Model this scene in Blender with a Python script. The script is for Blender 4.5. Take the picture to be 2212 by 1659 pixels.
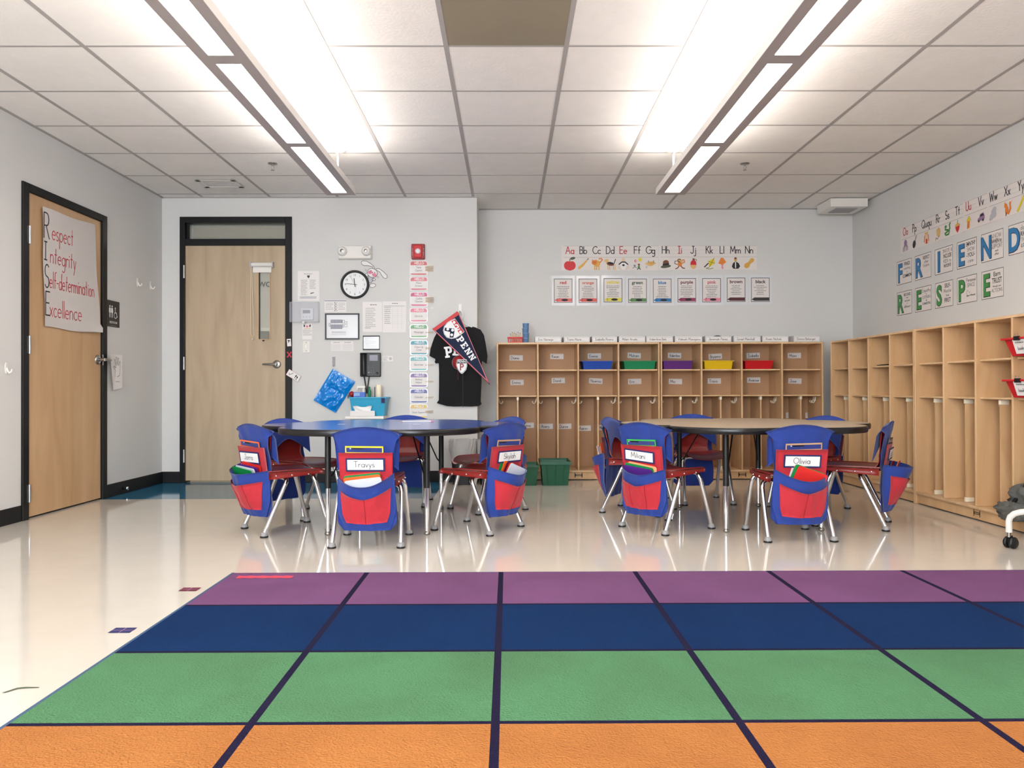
import bpy, math, random
from math import sin, cos, pi, radians as R
from mathutils import Matrix, Vector, Euler, noise as mnoise
for o in list(bpy.data.objects): bpy.data.objects.remove(o)
SC = bpy.context.scene
COL = SC.collection
random.seed(7)

# ---------------------------------------------------------------- camera
F, YAW, PIT, ROL, HC = 1723.45, .00522, .00619, -.00271, .8387
cam = bpy.data.cameras.new('camera'); camo = bpy.data.objects.new('camera', cam); COL.objects.link(camo)
cam.sensor_width = 36; cam.lens = 36 * F / 2212; cam.clip_start = .05
camo.location = (0, 0, HC)
camo.matrix_world = Matrix.Translation((0, 0, HC)) @ Matrix.Rotation(-YAW, 4, 'Z') @ Matrix.Rotation(pi / 2 + PIT, 4, 'X') @ Matrix.Rotation(ROL, 4, 'Z')
SC.camera = camo
# ---------------------------------------------------------------- world and exposure
vs = SC.view_settings; vs.view_transform = 'Standard'; vs.look = 'None'; vs.gamma = 1; vs.use_curve_mapping = False
vs.exposure = 0.24
w = bpy.data.worlds.new('world'); SC.world = w; w.use_nodes = True
w.node_tree.nodes['Background'].inputs[0].default_value = (.75, .87, 1, 1)
w.node_tree.nodes['Background'].inputs[1].default_value = .8
UP_STRENGTH, DOWN_STRENGTH, WINDOW_POWER, HALL_POWER = 18.0, 8.0, 135.0, 15.0
WARM = (1.0, .93, .86); COOL = (.87, .94, 1.0)

def area(name, loc, rot, sx, sy, power, col):
    l = bpy.data.lights.new(name, 'AREA'); l.shape = 'RECTANGLE'; l.size = sx; l.size_y = sy; l.energy = power; l.color = col
    o = bpy.data.objects.new(name, l); o.location = loc; o.rotation_euler = rot; COL.objects.link(o); return o
for wx in (-2.1, -.3):      # daylight through the two windows behind the camera
    area('window_daylight', (wx, -2.46, 1.5), (R(90), 0, 0), 1.5, 1.5, WINDOW_POWER, COOL)
area('hall_light', (-2.3, 8.4, 2.5), (0, 0, 0), 1.6, .5, HALL_POWER, (1, .93, .8))

# ---------------------------------------------------------------- pixel to plane helpers (measuring the photograph)
def ray(px, py):
    x = (px - 1106) / F; u = (829.5 - py) / F; d = 1.0
    c, s = cos(ROL), sin(ROL); x, u = x * c - u * s, x * s + u * c
    c, s = cos(PIT), sin(PIT); y = d * c - u * s; z = d * s + u * c
    c, s = cos(YAW), sin(YAW); return x * c + y * s, -x * s + y * c, z
def onY(px, py, Y0): X, Y, Z = ray(px, py); t = Y0 / Y; return X * t, HC + Z * t      # -> x, z
def onX(px, py, X0): X, Y, Z = ray(px, py); t = X0 / X; return Y * t, HC + Z * t      # -> y, z
def onZ(px, py, Z0=0): X, Y, Z = ray(px, py); t = (Z0 - HC) / Z; return X * t, Y * t

# ---------------------------------------------------------------- materials
def lin(v): v = v / 255.; return v / 12.92 if v <= .04045 else ((v + .055) / 1.055) ** 2.4
def C(r, g, b, k=1.0): return tuple(min(.95, lin(v) * k) for v in (r, g, b)) + (1,)
MATS = {}
def mat(name, col, rough=.5, metal=0, spec=.5, bump=0, bscale=200, alpha=1, trans=0, emit=0, var=0, vscale=3, stretch=(1, 1, 1), col2=None, coat=0, sheen=0, detail=4):
    if name in MATS: return MATS[name]
    m = bpy.data.materials.new(name); m.use_nodes = True; nt = m.node_tree; b = nt.nodes['Principled BSDF']
    b.inputs['Base Color'].default_value = col; b.inputs['Roughness'].default_value = rough; b.inputs['Metallic'].default_value = metal
    b.inputs['Specular IOR Level'].default_value = spec; b.inputs['Alpha'].default_value = alpha
    b.inputs['Transmission Weight'].default_value = trans; b.inputs['Coat Weight'].default_value = coat; b.inputs['Sheen Weight'].default_value = sheen
    if emit: b.inputs['Emission Color'].default_value = col; b.inputs['Emission Strength'].default_value = emit
    if bump or var or col2:
        tc = nt.nodes.new('ShaderNodeTexCoord'); mp = nt.nodes.new('ShaderNodeMapping'); mp.inputs['Scale'].default_value = stretch
        nt.links.new(tc.outputs['Object'], mp.inputs['Vector'])
    if var or col2:
        n = nt.nodes.new('ShaderNodeTexNoise'); n.inputs['Scale'].default_value = vscale; n.inputs['Detail'].default_value = detail; n.inputs['Distortion'].default_value = .6
        nt.links.new(mp.outputs[0], n.inputs['Vector'])
        r = nt.nodes.new('ShaderNodeValToRGB'); r.color_ramp.elements[0].position = .3; r.color_ramp.elements[1].position = .7
        c2 = col2 or tuple(c * (1 - var) for c in col[:3]) + (1,)
        r.color_ramp.elements[0].color = c2; r.color_ramp.elements[1].color = col
        nt.links.new(n.outputs['Fac'], r.inputs[0]); nt.links.new(r.outputs[0], b.inputs['Base Color'])
    if bump:
        n = nt.nodes.new('ShaderNodeTexNoise'); n.inputs['Scale'].default_value = bscale; n.inputs['Detail'].default_value = 3
        nt.links.new(tc.outputs['Object'], n.inputs['Vector'])
        bp = nt.nodes.new('ShaderNodeBump'); bp.inputs['Strength'].default_value = bump; bp.inputs['Distance'].default_value = .01
        nt.links.new(n.outputs['Fac'], bp.inputs['Height']); nt.links.new(bp.outputs[0], b.inputs['Normal'])
    MATS[name] = m; return m
M = {}
def mm(k, *a, **kw): M[k] = mat(k, *a, **kw); return M[k]
mm('wall', C(208, 207, 205, 1.08), .75, bump=.05, bscale=90)
mm('ceiling_tile', C(232, 229, 225, 1.1), .9, bump=.15, bscale=60, var=.04, vscale=8)
mm('ceiling_bar', C(168, 164, 162, 1.0), .6)
mm('tan_tile', C(165, 153, 132, .75), .9, var=.06, vscale=5)
mm('black_paint', C(13, 13, 14), .45, spec=.3)
mm('baseboard', C(20, 20, 22), .5, spec=.3)
mm('floor', C(212, 205, 194, 1.05), .07, spec=.6, var=.04, vscale=6, bump=.008, bscale=5, detail=8)
mm('floor_blue', C(44, 110, 146, 1.2), .07, spec=.55, var=.12, vscale=12)
mm('door_wood', C(206, 170, 130, 1.0), .38, col2=C(186, 148, 108, 1.0), vscale=2.2, stretch=(3.2, 3.2, .45), detail=6)
mm('door_wood_pale', C(190, 170, 142, 1.0), .42, col2=C(174, 153, 126, 1.0), vscale=3, stretch=(4, 4, .5), detail=6)
mm('maple', C(220, 182, 138, 1.0), .4, col2=C(204, 162, 116, 1.0), vscale=3, stretch=(3, 3, .6), detail=6)
mm('maple_edge', C(230, 194, 152, 1.0), .4, col2=C(214, 176, 132, 1.0), vscale=12)
mm('back_board', C(192, 150, 112, 1.0), .6, var=.08, vscale=5)
mm('cream', C(235, 224, 200, 1.1), .4)
mm('black', C(14, 14, 15), .4)
mm('black_matte', C(10, 10, 12), .8)
mm('black_cloth', C(14, 13, 17), .95, bump=.3, bscale=25, sheen=.2)
mm('white', C(240, 240, 240), .45)
mm('paper', C(238, 234, 232), .7)
mm('paper_grey', C(205, 203, 205), .7)
mm('paper_cream', C(228, 221, 217, 1.0), .7)
mm('chart_paper', C(208, 202, 198), .75, var=.03, vscale=4)
mm('laminate', C(225, 226, 230), .12, spec=.8)
mm('plastic_white', C(232, 228, 222), .35)
mm('chrome', (.82, .82, .84, 1), .12, metal=1)
mm('steel', (.36, .34, .32, 1), .32, metal=1)
mm('hinge', (.45, .45, .47, 1), .35, metal=1)
mm('grey_plastic', C(150, 148, 148), .5)
mm('grey', C(120, 120, 124), .5)
mm('light_grey', C(190, 190, 194), .5)
mm('mid_grey', C(160, 160, 172), .6)
mm('dark_grey', C(62, 62, 66), .55)
mm('ink', C(40, 40, 46), .7)
mm('ink_grey', C(104, 100, 102), .7)
mm('ink_red', C(190, 50, 62), .7)
mm('red', C(205, 30, 40), .5)
mm('deep_red', C(150, 18, 28), .4)
mm('fixture', C(168, 160, 160), .5)
mm('fixture_side', C(228, 224, 220), .5)
mm('chair_red', C(142, 36, 32, 1.0), .36, var=.08, vscale=10)
mm('sack_blue', C(30, 64, 158, .82), .8, bump=.12, bscale=55, sheen=.15, var=.1, vscale=9)
mm('sack_red', C(200, 38, 54, .88), .8, bump=.12, bscale=55, sheen=.15)
mm('navy', C(34, 36, 92), .7)
mm('pennant_navy', C(24, 34, 66), .85, bump=.15, bscale=120)
mm('table_blue', C(44, 82, 168, 1.1), .16, spec=.6)
mm('table_tan', C(188, 168, 144, 1.0), .3, var=.05, vscale=30)
mm('table_edge', C(16, 16, 18), .3)
mm('rug_purple', C(140, 94, 140, .88), 1, bump=.9, bscale=260, var=.14, vscale=2.5, spec=.1)
mm('rug_blue', C(22, 56, 106, .86), 1, bump=.9, bscale=260, var=.12, vscale=2.5, spec=.1)
mm('rug_green', C(96, 150, 108, .84), 1, bump=.9, bscale=150, col2=C(90, 134, 96, .84), vscale=2.2, spec=.1)
mm('rug_orange', C(198, 130, 72, .84), 1, bump=.9, bscale=150, col2=C(182, 116, 64, .84), vscale=2.2, spec=.1)
mm('rug_line', C(38, 32, 62, .9), 1, bump=.9, bscale=260, spec=.1)
mm('rug_binding', C(60, 84, 116, 1.1), 1, bump=.5, bscale=200)
mm('rug_red', C(196, 62, 84, 1.1), .9)
mm('blue', C(22, 82, 190, 1.1), .35)
mm('tray_blue', C(20, 74, 178, 0.85), .35); mm('tray_green', C(16, 138, 88, 0.85), .35); mm('tray_purple', C(100, 42, 128, 0.85), .35)
mm('tray_yellow', C(240, 198, 16, 0.85), .35); mm('tray_red', C(212, 22, 34, 0.85), .35)
mm('bin_green', C(18, 96, 64, 0.85), .4); mm('teal', C(0, 150, 190, 1.1), .35)
mm('sky_bag', C(0, 128, 214, 1.1), .18, spec=.8, bump=.9, bscale=14)
mm('light_blue', C(130, 170, 214), .4)
mm('folder_red', C(222, 40, 36), .5); mm('folder_green', C(10, 140, 66), .5); mm('folder_orange', C(244, 104, 32), .5)
mm('folder_purple', C(80, 30, 130), .5); mm('folder_white', C(220, 224, 236), .5); mm('folder_peach', C(246, 178, 130), .5); mm('folder_maroon', C(110, 20, 46), .5)
mm('pouch_yellow', C(244, 214, 40), .4); mm('pouch_orange', C(244, 112, 60), .4); mm('pouch_green', C(60, 190, 80), .4); mm('pouch_tan', C(196, 160, 124), .4)
mm('pouch_clear', C(50, 64, 130), .2, spec=.8)
mm('gold', C(222, 170, 80), .6); mm('orange', C(228, 130, 50), .6); mm('brown', C(120, 70, 44), .6); mm('tan', C(222, 184, 120), .6)
mm('green', C(70, 140, 70), .6); mm('leaf', C(80, 90, 70), .6); mm('yellow', C(226, 206, 50), .6); mm('pink', C(226, 130, 160), .6)
mm('purple', C(130, 60, 110), .6); mm('olive', C(130, 140, 60), .6); mm('lilac', C(150, 120, 160), .6); mm('skin', C(232, 200, 170), .6)
mm('poster_blue', C(40, 120, 178), .5); mm('poster_green', C(66, 142, 72), .5)
mm('bag_clear', C(200, 200, 200), .3, bump=.8, bscale=18, alpha=.8)
mm('bag_pink', C(224, 170, 184), .5)
mm('pin_wood', C(206, 176, 140), .6)
mm('grey_cloth', C(92, 92, 88), .95, bump=.6, bscale=20)
mm('coat_red', C(200, 30, 50), .95)
def glass(name, col, rough=.02, alpha=.25):
    m = mat(name, col, rough, spec=.8, alpha=alpha); M[name] = m; return m
glass('glass', C(200, 210, 205), .02, .16); glass('clear_plastic', C(215, 218, 232), .08, .17)
def emis(name, col, s):
    m = bpy.data.materials.new(name); m.use_nodes = True; nt = m.node_tree; nt.nodes.clear()
    e = nt.nodes.new('ShaderNodeEmission'); e.inputs[0].default_value = col + (1,); e.inputs[1].default_value = s
    o = nt.nodes.new('ShaderNodeOutputMaterial'); nt.links.new(e.outputs[0], o.inputs[0]); M[name] = m
emis('lamp_up', WARM, UP_STRENGTH); emis('lamp_down', (1, .95, .88), DOWN_STRENGTH)

# ---------------------------------------------------------------- mesh builder
TXT = {}
def text_geo(s, bold=0.0):
    k = (s, bold)
    if k in TXT: return TXT[k]
    cu = bpy.data.curves.new('t', 'FONT'); cu.body = s; cu.offset = bold; cu.resolution_u = 3; cu.align_x = 'CENTER'; cu.size = 1
    ob = bpy.data.objects.new('t', cu); COL.objects.link(ob)
    dg = bpy.context.evaluated_depsgraph_get(); me = bpy.data.meshes.new_from_object(ob.evaluated_get(dg))
    vs_ = [tuple(v.co) for v in me.vertices]; fs = [tuple(p.vertices) for p in me.polygons]
    bpy.data.objects.remove(ob); bpy.data.curves.remove(cu); bpy.data.meshes.remove(me)
    TXT[k] = (vs_, fs); return TXT[k]
def arc(cx, cy, rx, ry, a0, a1, n=8):
    return [(cx + rx * cos(R(a0 + (a1 - a0) * i / n)), cy + ry * sin(R(a0 + (a1 - a0) * i / n))) for i in range(n + 1)]
O_ = arc(.25, .25, .25, .25, 0, 360, 12)
GL = {
 'A': (.7, [[(0, 0), (.35, 1), (.7, 0)], [(.13, .38), (.57, .38)]]),
 'B': (.5, [[(0, 0), (0, 1), (.25, 1)] + arc(.25, .76, .22, .24, 90, -90, 6) + [(0, .52), (.25, .52)] + arc(.25, .26, .26, .26, 90, -90, 6) + [(0, 0)]]),
 'C': (.7, [arc(.45, .5, .45, .5, 50, 310, 12)]),
 'D': (.65, [[(0, 0), (0, 1), (.2, 1)] + arc(.2, .5, .45, .5, 90, -90, 8) + [(0, 0)]]),
 'E': (.5, [[(.5, 1), (0, 1), (0, 0), (.5, 0)], [(0, .52), (.42, .52)]]),
 'F': (.5, [[(.5, 1), (0, 1), (0, 0)], [(0, .52), (.42, .52)]]),
 'G': (.8, [arc(.48, .5, .48, .5, 45, 360, 12) + [(.55, .5)]]),
 'H': (.6, [[(0, 0), (0, 1)], [(.6, 0), (.6, 1)], [(0, .52), (.6, .52)]]),
 'I': (.4, [[(.2, 0), (.2, 1)], [(0, 1), (.4, 1)], [(0, 0), (.4, 0)]]),
 'J': (.5, [[(.45, 1), (.45, .22)] + arc(.23, .22, .22, .22, 0, -170, 6), [(.25, 1), (.6, 1)]]),
 'K': (.55, [[(0, 0), (0, 1)], [(.5, 1), (0, .45)], [(.15, .6), (.55, 0)]]),
 'L': (.45, [[(0, 1), (0, 0), (.45, 0)]]),
 'M': (.8, [[(0, 0), (.08, 1), (.4, .25), (.72, 1), (.8, 0)]]),
 'N': (.65, [[(0, 0), (0, 1), (.65, 0), (.65, 1)]]),
 'O': (.9, [arc(.45, .5, .45, .5, 0, 360, 14)]),
 'P': (.5, [[(0, 0), (0, 1), (.25, 1)] + arc(.25, .75, .25, .25, 90, -90, 6) + [(0, .5)]]),
 'Q': (.9, [arc(.45, .5, .45, .5, 0, 360, 14), [(.5, .3), (.9, -.05)]]),
 'R': (.55, [[(0, 0), (0, 1), (.25, 1)] + arc(.25, .75, .25, .25, 90, -90, 6) + [(0, .5)], [(.2, .5), (.55, 0)]]),
 'S': (.55, [arc(.28, .74, .25, .26, 40, 270, 8) + arc(.28, .24, .26, .24, 90, -150, 8)]),
 'T': (.6, [[(.3, 0), (.3, 1)], [(0, 1), (.6, 1)]]),
 'U': (.6, [[(0, 1), (0, .3)] + arc(.3, .3, .3, .3, 180, 360, 8) + [(.6, 1)]]),
 'V': (.65, [[(0, 1), (.32, 0), (.65, 1)]]),
 'W': (.9, [[(0, 1), (.22, 0), (.45, .8), (.68, 0), (.9, 1)]]),
 'X': (.6, [[(0, 1), (.6, 0)], [(.6, 1), (0, 0)]]),
 'Y': (.6, [[(0, 1), (.3, .5), (.6, 1)], [(.3, .5), (.3, 0)]]),
 'Z': (.6, [[(0, 1), (.6, 1), (0, 0), (.6, 0)]]),
 'a': (.5, [O_, [(.5, .5), (.5, 0)]]), 'b': (.5, [O_, [(0, 1), (0, 0)]]),
 'c': (.45, [arc(.25, .25, .25, .25, 45, 315, 10)]), 'd': (.5, [O_, [(.5, 1), (.5, 0)]]),
 'e': (.5, [[(0, .27), (.5, .27)] + arc(.25, .25, .25, .25, 5, 310, 10)]),
 'f': (.35, [arc(.3, .85, .15, .15, 60, 180, 5) + [(.15, 0)], [(0, .5), (.34, .5)]]),
 'g': (.5, [O_, [(.5, .5), (.5, -.2)] + arc(.27, -.2, .23, .2, 0, -140, 6)]),
 'h': (.45, [[(0, 1), (0, 0)], [(0, .3)] + arc(.22, .28, .22, .22, 150, 0, 6) + [(.44, 0)]]),
 'i': (.08, [[(.04, .5), (.04, 0)], [(.04, .66), (.04, .72)]]),
 'j': (.25, [[(.2, .5), (.2, -.2)] + arc(.03, -.2, .17, .18, 0, -140, 5), [(.2, .66), (.2, .72)]]),
 'k': (.4, [[(0, 1), (0, 0)], [(.38, .5), (0, .2)], [(.12, .3), (.4, 0)]]), 'l': (.06, [[(.03, 1), (.03, 0)]]),
 'm': (.75, [[(0, .5), (0, 0)], [(0, .3)] + arc(.18, .3, .18, .2, 150, 0, 5) + [(.36, 0)], [(.36, .3)] + arc(.55, .3, .18, .2, 150, 0, 5) + [(.73, 0)]]),
 'n': (.45, [[(0, .5), (0, 0)], [(0, .28)] + arc(.22, .28, .22, .22, 150, 0, 6) + [(.44, 0)]]),
 'o': (.5, [O_]), 'p': (.5, [O_, [(0, .5), (0, -.42)]]), 'q': (.55, [O_, [(.5, .5), (.5, -.42), (.6, -.3)]]),
 'r': (.3, [[(0, .5), (0, 0)], [(0, .28)] + arc(.2, .28, .2, .22, 150, 50, 4)]),
 's': (.35, [arc(.17, .37, .15, .13, 40, 270, 6) + arc(.17, .12, .16, .12, 90, -150, 6)]),
 't': (.35, [[(.17, .9), (.17, 0)], [(0, .55), (.34, .55)]]),
 'u': (.45, [[(0, .5), (0, .22)] + arc(.22, .22, .22, .22, 180, 360, 6), [(.44, .5), (.44, 0)]]),
 'v': (.4, [[(0, .5), (.2, 0), (.4, .5)]]), 'w': (.6, [[(0, .5), (.15, 0), (.3, .45), (.45, 0), (.6, .5)]]),
 'x': (.4, [[(0, .5), (.4, 0)], [(.4, .5), (0, 0)]]), 'y': (.4, [[(0, .5), (.2, 0)], [(.4, .5), (.1, -.4)]]),
 'z': (.4, [[(0, .5), (.4, .5), (0, 0), (.4, 0)]]),
 ' ': (.3, []), '-': (.3, [[(0, .35), (.3, .35)]]), '.': (.08, [[(.04, 0), (.04, .06)]]),
 '&': (.6, [[(.6, 0), (.15, .75)] + arc(.28, .82, .14, .18, 200, -30, 6) + [(.05, .3)] + arc(.22, .2, .2, .2, 160, 340, 6) + [(.55, .45)]]),
}
def str_w(s, gap=.16): return sum(GL.get(c, GL['o'])[0] + gap for c in s) - gap

class MB:
    """collects shapes and links them as ONE mesh object"""
    def __init__(s): s.n = 0; s.v = []; s.f = []; s.m = []; s.sm = []; s.mats = []; s.T = Matrix.Identity(4)
    def lay(s, l): s.n += 1; return -.0006 * l - .000009 * (s.n % 60)
    def mi(s, m):
        m = M[m] if isinstance(m, str) else m
        if m not in s.mats: s.mats.append(m)
        return s.mats.index(m)
    def add(s, vs, fs, m, smooth=False):
        b = len(s.v); k = s.mi(m); s.v += [tuple(s.T @ Vector(v)) for v in vs]
        for f in fs: s.f.append(tuple(i + b for i in f)); s.m.append(k); s.sm.append(smooth)
        return s
    def box(s, x0, x1, y0, y1, z0, z1, m):
        v = [(x, y, z) for z in (z0, z1) for y in (y0, y1) for x in (x0, x1)]
        return s.add(v, [(0, 2, 3, 1), (4, 5, 7, 6), (0, 1, 5, 4), (2, 6, 7, 3), (0, 4, 6, 2), (1, 3, 7, 5)], m)
    def tube(s, pts, r, m, seg=10, cap=True, closed=False):
        pts = [Vector(p) for p in pts]; n = len(pts); rs = r if isinstance(r, (list, tuple)) else [r] * n
        vs = []; up = None
        for i, p in enumerate(pts):
            a = pts[i - 1] if i or closed else p; b = pts[(i + 1) % n] if i < n - 1 or closed else p
            t = (b - a).normalized()
            if up is None: up = Vector((0, 0, 1)) if abs(t.z) < .9 else Vector((1, 0, 0))
            x = up.cross(t).normalized(); y = t.cross(x).normalized(); up = y
            for k in range(seg):
                q = 2 * pi * k / seg; vs.append(p + (x * cos(q) + y * sin(q)) * rs[i])
        fs = []
        for i in range(n if closed else n - 1):
            for k in range(seg):
                j = (i + 1) % n; fs.append((i * seg + k, i * seg + (k + 1) % seg, j * seg + (k + 1) % seg, j * seg + k))
        s.add(vs, fs, m, True)
        if cap and not closed: s.add([vs[k] for k in range(seg)], [tuple(range(seg))[::-1]], m); s.add(vs[-seg:], [tuple(range(seg))], m)
        return s
    def lathe(s, prof, m, c=(0, 0, 0), axis='z', seg=20, cap=True):
        vs = []
        for r, h in prof:
            for k in range(seg):
                q = 2 * pi * k / seg; a, b = r * cos(q), r * sin(q)
                p = (a, b, h) if axis == 'z' else ((a, h, b) if axis == 'y' else (h, a, b))
                vs.append((p[0] + c[0], p[1] + c[1], p[2] + c[2]))
        fs = [(i * seg + k, i * seg + (k + 1) % seg, (i + 1) * seg + (k + 1) % seg, (i + 1) * seg + k) for i in range(len(prof) - 1) for k in range(seg)]
        s.add(vs, fs, m, True)
        if cap and prof[0][0] > 1e-4 and abs(prof[0][1] - prof[1][1]) > 1e-6: s.add(vs[:seg], [tuple(range(seg))], m)
        if cap and prof[-1][0] > 1e-4 and abs(prof[-1][1] - prof[-2][1]) > 1e-6: s.add(vs[-seg:], [tuple(range(seg))], m)
        return s
    def grid(s, fn, nu, nv, m, th=0, smooth=True):
        P = [[Vector(fn(i / nu, j / nv)) for i in range(nu + 1)] for j in range(nv + 1)]
        W = nu + 1; vs = [p for r in P for p in r]
        fs = [(j * W + i, j * W + i + 1, (j + 1) * W + i + 1, (j + 1) * W + i) for j in range(nv) for i in range(nu)]
        if th:
            n = len(vs); nm = []
            for j in range(nv + 1):
                for i in range(nu + 1):
                    a = P[j][min(i + 1, nu)] - P[j][max(i - 1, 0)]; b = P[min(j + 1, nv)][i] - P[max(j - 1, 0)][i]
                    c = a.cross(b); nm.append(c.normalized() if c.length > 1e-9 else Vector((0, -1, 0)))
            vs = vs + [vs[k] + nm[k] * th for k in range(n)]
            fs2 = [tuple(q + n for q in f[::-1]) for f in fs]
            B = [i for i in range(W)] + [j * W + nu for j in range(1, nv + 1)] + [nv * W + i for i in range(nu - 1, -1, -1)] + [j * W for j in range(nv - 1, 0, -1)]
            sd = [(B[k], B[(k + 1) % len(B)], B[(k + 1) % len(B)] + n, B[k] + n) for k in range(len(B))]
            s.add(vs, fs + fs2, m, smooth); b0 = len(s.v) - len(vs); k = s.mi(m)
            for f in sd: s.f.append(tuple(i + b0 for i in f)); s.m.append(k); s.sm.append(False)
            return s
        return s.add(vs, fs, m, smooth)
    # flat art on a panel facing -Y: x right, z up, layer l lifts it off the sheet
    def rect(s, x0, z0, x1, z1, m, l=1): y = s.lay(l); return s.add([(x0, y, z0), (x1, y, z0), (x1, y, z1), (x0, y, z1)], [(0, 1, 2, 3)], m)
    def poly(s, pts, m, l=1): y = s.lay(l); return s.add([(p[0], y, p[1]) for p in pts], [tuple(range(len(pts)))], m)
    def ell(s, cx, cz, rx, rz, m, l=1, rot=0, n=18):
        c, q = cos(R(rot)), sin(R(rot))
        return s.poly([(cx + rx * cos(a) * c - rz * sin(a) * q, cz + rx * cos(a) * q + rz * sin(a) * c) for a in [2 * pi * i / n for i in range(n)]], m, l)
    def stroke(s, pts, wd, m, l=1):
        h = wd / 2
        for i in range(len(pts) - 1):
            y = s.lay(l); (x0, z0), (x1, z1) = pts[i], pts[i + 1]; dx, dz = x1 - x0, z1 - z0; L = math.hypot(dx, dz)
            if L < 1e-9: continue
            dx, dz = dx / L * h, dz / L * h; e = .6
            x0 -= dx * e; z0 -= dz * e; x1 += dx * e; z1 += dz * e
            s.add([(x0 + dz, y, z0 - dx), (x1 + dz, y, z1 - dx), (x1 - dz, y, z1 + dx), (x0 - dz, y, z0 + dx)], [(0, 1, 2, 3)], m)
        return s
    def frame(s, x0, z0, x1, z1, wd, m, l=1):
        s.rect(x0, z0, x1, z0 + wd, m, l); s.rect(x0, z1 - wd, x1, z1, m, l); s.rect(x0, z0, x0 + wd, z1, m, l); return s.rect(x1 - wd, z0, x1, z1, m, l)
    def hand(s, txt, x, z, h, wd, m, l=2, sx=1, gap=.16, slant=0):        # single-stroke lettering, left aligned
        for c in txt:
            w_, st = GL.get(c, GL['o'])
            for p in st: s.stroke([(x + (a * sx + b * slant) * h, z + b * h) for a, b in p], wd, m, l)
            x += (w_ + gap) * h * sx
        return x
    def handc(s, txt, cx, z, h, wd, m, l=2, sx=1, gap=.16): return s.hand(txt, cx - str_w(txt, gap) * h * sx / 2, z, h, wd, m, l, sx, gap)
    def text(s, txt, cx, z, h, m, l=2, sx=1, bold=0.0, rot=0):          # centred font lettering, h = cap height
        v, f = text_geo(txt, bold); k = h / .69; c, q = cos(R(rot)), sin(R(rot)); y = s.lay(l); out = []
        for a in v: X, Z = a[0] * k * sx, a[1] * k; out.append((cx + X * c - Z * q, y, z + X * q + Z * c))
        return s.add(out, f, m)
    def scribble(s, x0, x1, z, h, m, l=2, n=None):                         # a line of print too small to read
        x = x0; rnd = random.Random(int((x0 + z * 7) * 1e4))
        while x < x1 - h:
            w_ = min(h * rnd.uniform(1.2, 4), x1 - x); s.rect(x, z, x + w_, z + h, m, l); x += w_ + h * .8
        return s
    def build(s, name, parent=None, loc=(0, 0, 0), rz=0, bevel=0, seg=2, subd=0, rot=None):
        me = bpy.data.meshes.new(name); me.from_pydata(s.v, [], s.f)
        for m in s.mats: me.materials.append(m)
        me.polygons.foreach_set('material_index', s.m); me.polygons.foreach_set('use_smooth', s.sm); me.update()
        o = bpy.data.objects.new(name, me); COL.objects.link(o); o.location = loc; o.rotation_euler = rot or (0, 0, rz)
        if parent: o.parent = parent
        if bevel:
            b = o.modifiers.new('bevel', 'BEVEL'); b.width = bevel; b.segments = seg; b.limit_method = 'ANGLE'; b.angle_limit = R(40)
        if subd: b = o.modifiers.new('sub', 'SUBSURF'); b.levels = b.render_levels = subd
        return o
def empty(name, loc=(0, 0, 0), rz=0):
    o = bpy.data.objects.new(name, None); COL.objects.link(o); o.location = loc; o.rotation_euler = (0, 0, rz); o.empty_display_size = .05; return o
def tag(o, label, cat, group=None, kind=None):
    o['label'] = label; o['category'] = cat
    if group: o['group'] = group
    if kind: o['kind'] = kind
    return o
def struct(o, label=None, cat=None):
    o['kind'] = 'structure'
    if label: o['label'] = label
    if cat: o['category'] = cat
    return o
def copy_tree(o, parent=None):
    c = o.copy(); COL.objects.link(c); c.parent = parent
    for ch in list(o.children): copy_tree(ch, c)
    return c
WY, BY, XL, XR, HH = 7.215, 7.71, -3.12, 3.345, 2.577     # entry wall, recessed back wall, side walls, ceiling height
def place(kind, px0, py0, px1, py1, off=0):
    """wall-plane position of a pixel box: returns location (centre-bottom-left based at centre), rz, width, height"""
    if kind in ('W', 'B'):
        Y = (WY if kind == 'W' else BY) - off; x0, z1 = onY(px0, py0, Y); x1, z0 = onY(px1, py1, Y)
        return ((x0 + x1) / 2, Y, (z0 + z1) / 2), 0, x1 - x0, z1 - z0
    if kind == 'L':
        y0, z1 = onX(px0, py0, XL + off); y1, z0 = onX(px1, py1, XL + off); return (XL + off, (y0 + y1) / 2, (z0 + z1) / 2), R(90), y1 - y0, z1 - z0
    y0, z1 = onX(px0, py0, XR - off); y1, z0 = onX(px1, py1, XR - off); return (XR - off, (y0 + y1) / 2, (z0 + z1) / 2), R(-90), y0 - y1, z1 - z0
def card(b, w_, h, m='paper', th=.0006):                         # a sheet centred on the origin, facing -Y
    b.box(-w_ / 2, w_ / 2, -.0004, th, -h / 2, h / 2, m); return b
# ================================================================ THE ROOM
YF = -2.6
b = MB()
bx0, by0, bx1 = XL, 6.14, -.577
def fq(x0, x1, y0, y1, m): b.add([(x0, y0, 0), (x1, y0, 0), (x1, y1, 0), (x0, y1, 0)], [(0, 1, 2, 3)], m)
fq(XL - .1, XR + .1, YF - .1, by0, 'floor'); fq(bx1, XR + .1, by0, BY + .1, 'floor'); fq(XL - .1, bx1, by0, WY + .03, 'floor_blue'); fq(XL - 1.2, -.3, WY + .03, 9.5, 'floor')
struct(b.build('floor'), 'glossy beige tile floor with a blue band along the entry wall')
b = MB(); b.box(XL - .1, XR + .1, YF - .1, WY, HH, HH + .1, 'ceiling_tile'); b.box(-.3, XR + .1, WY, BY + .1, HH, HH + .1, 'ceiling_tile')
gx = [-.3087 + .61 * i for i in range(-4, 6)]; gy = [4.032 + .61 * j for j in range(-10, 7)]
for x in gx: b.box(x - .012, x + .012, YF, BY if x > -.32 else WY, HH - .002, HH, 'ceiling_bar')
for y in gy:
    b.box(XL if y < WY else -.3, XR, y - .009, y + .009, HH - .0016, HH, 'ceiling_bar')
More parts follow.
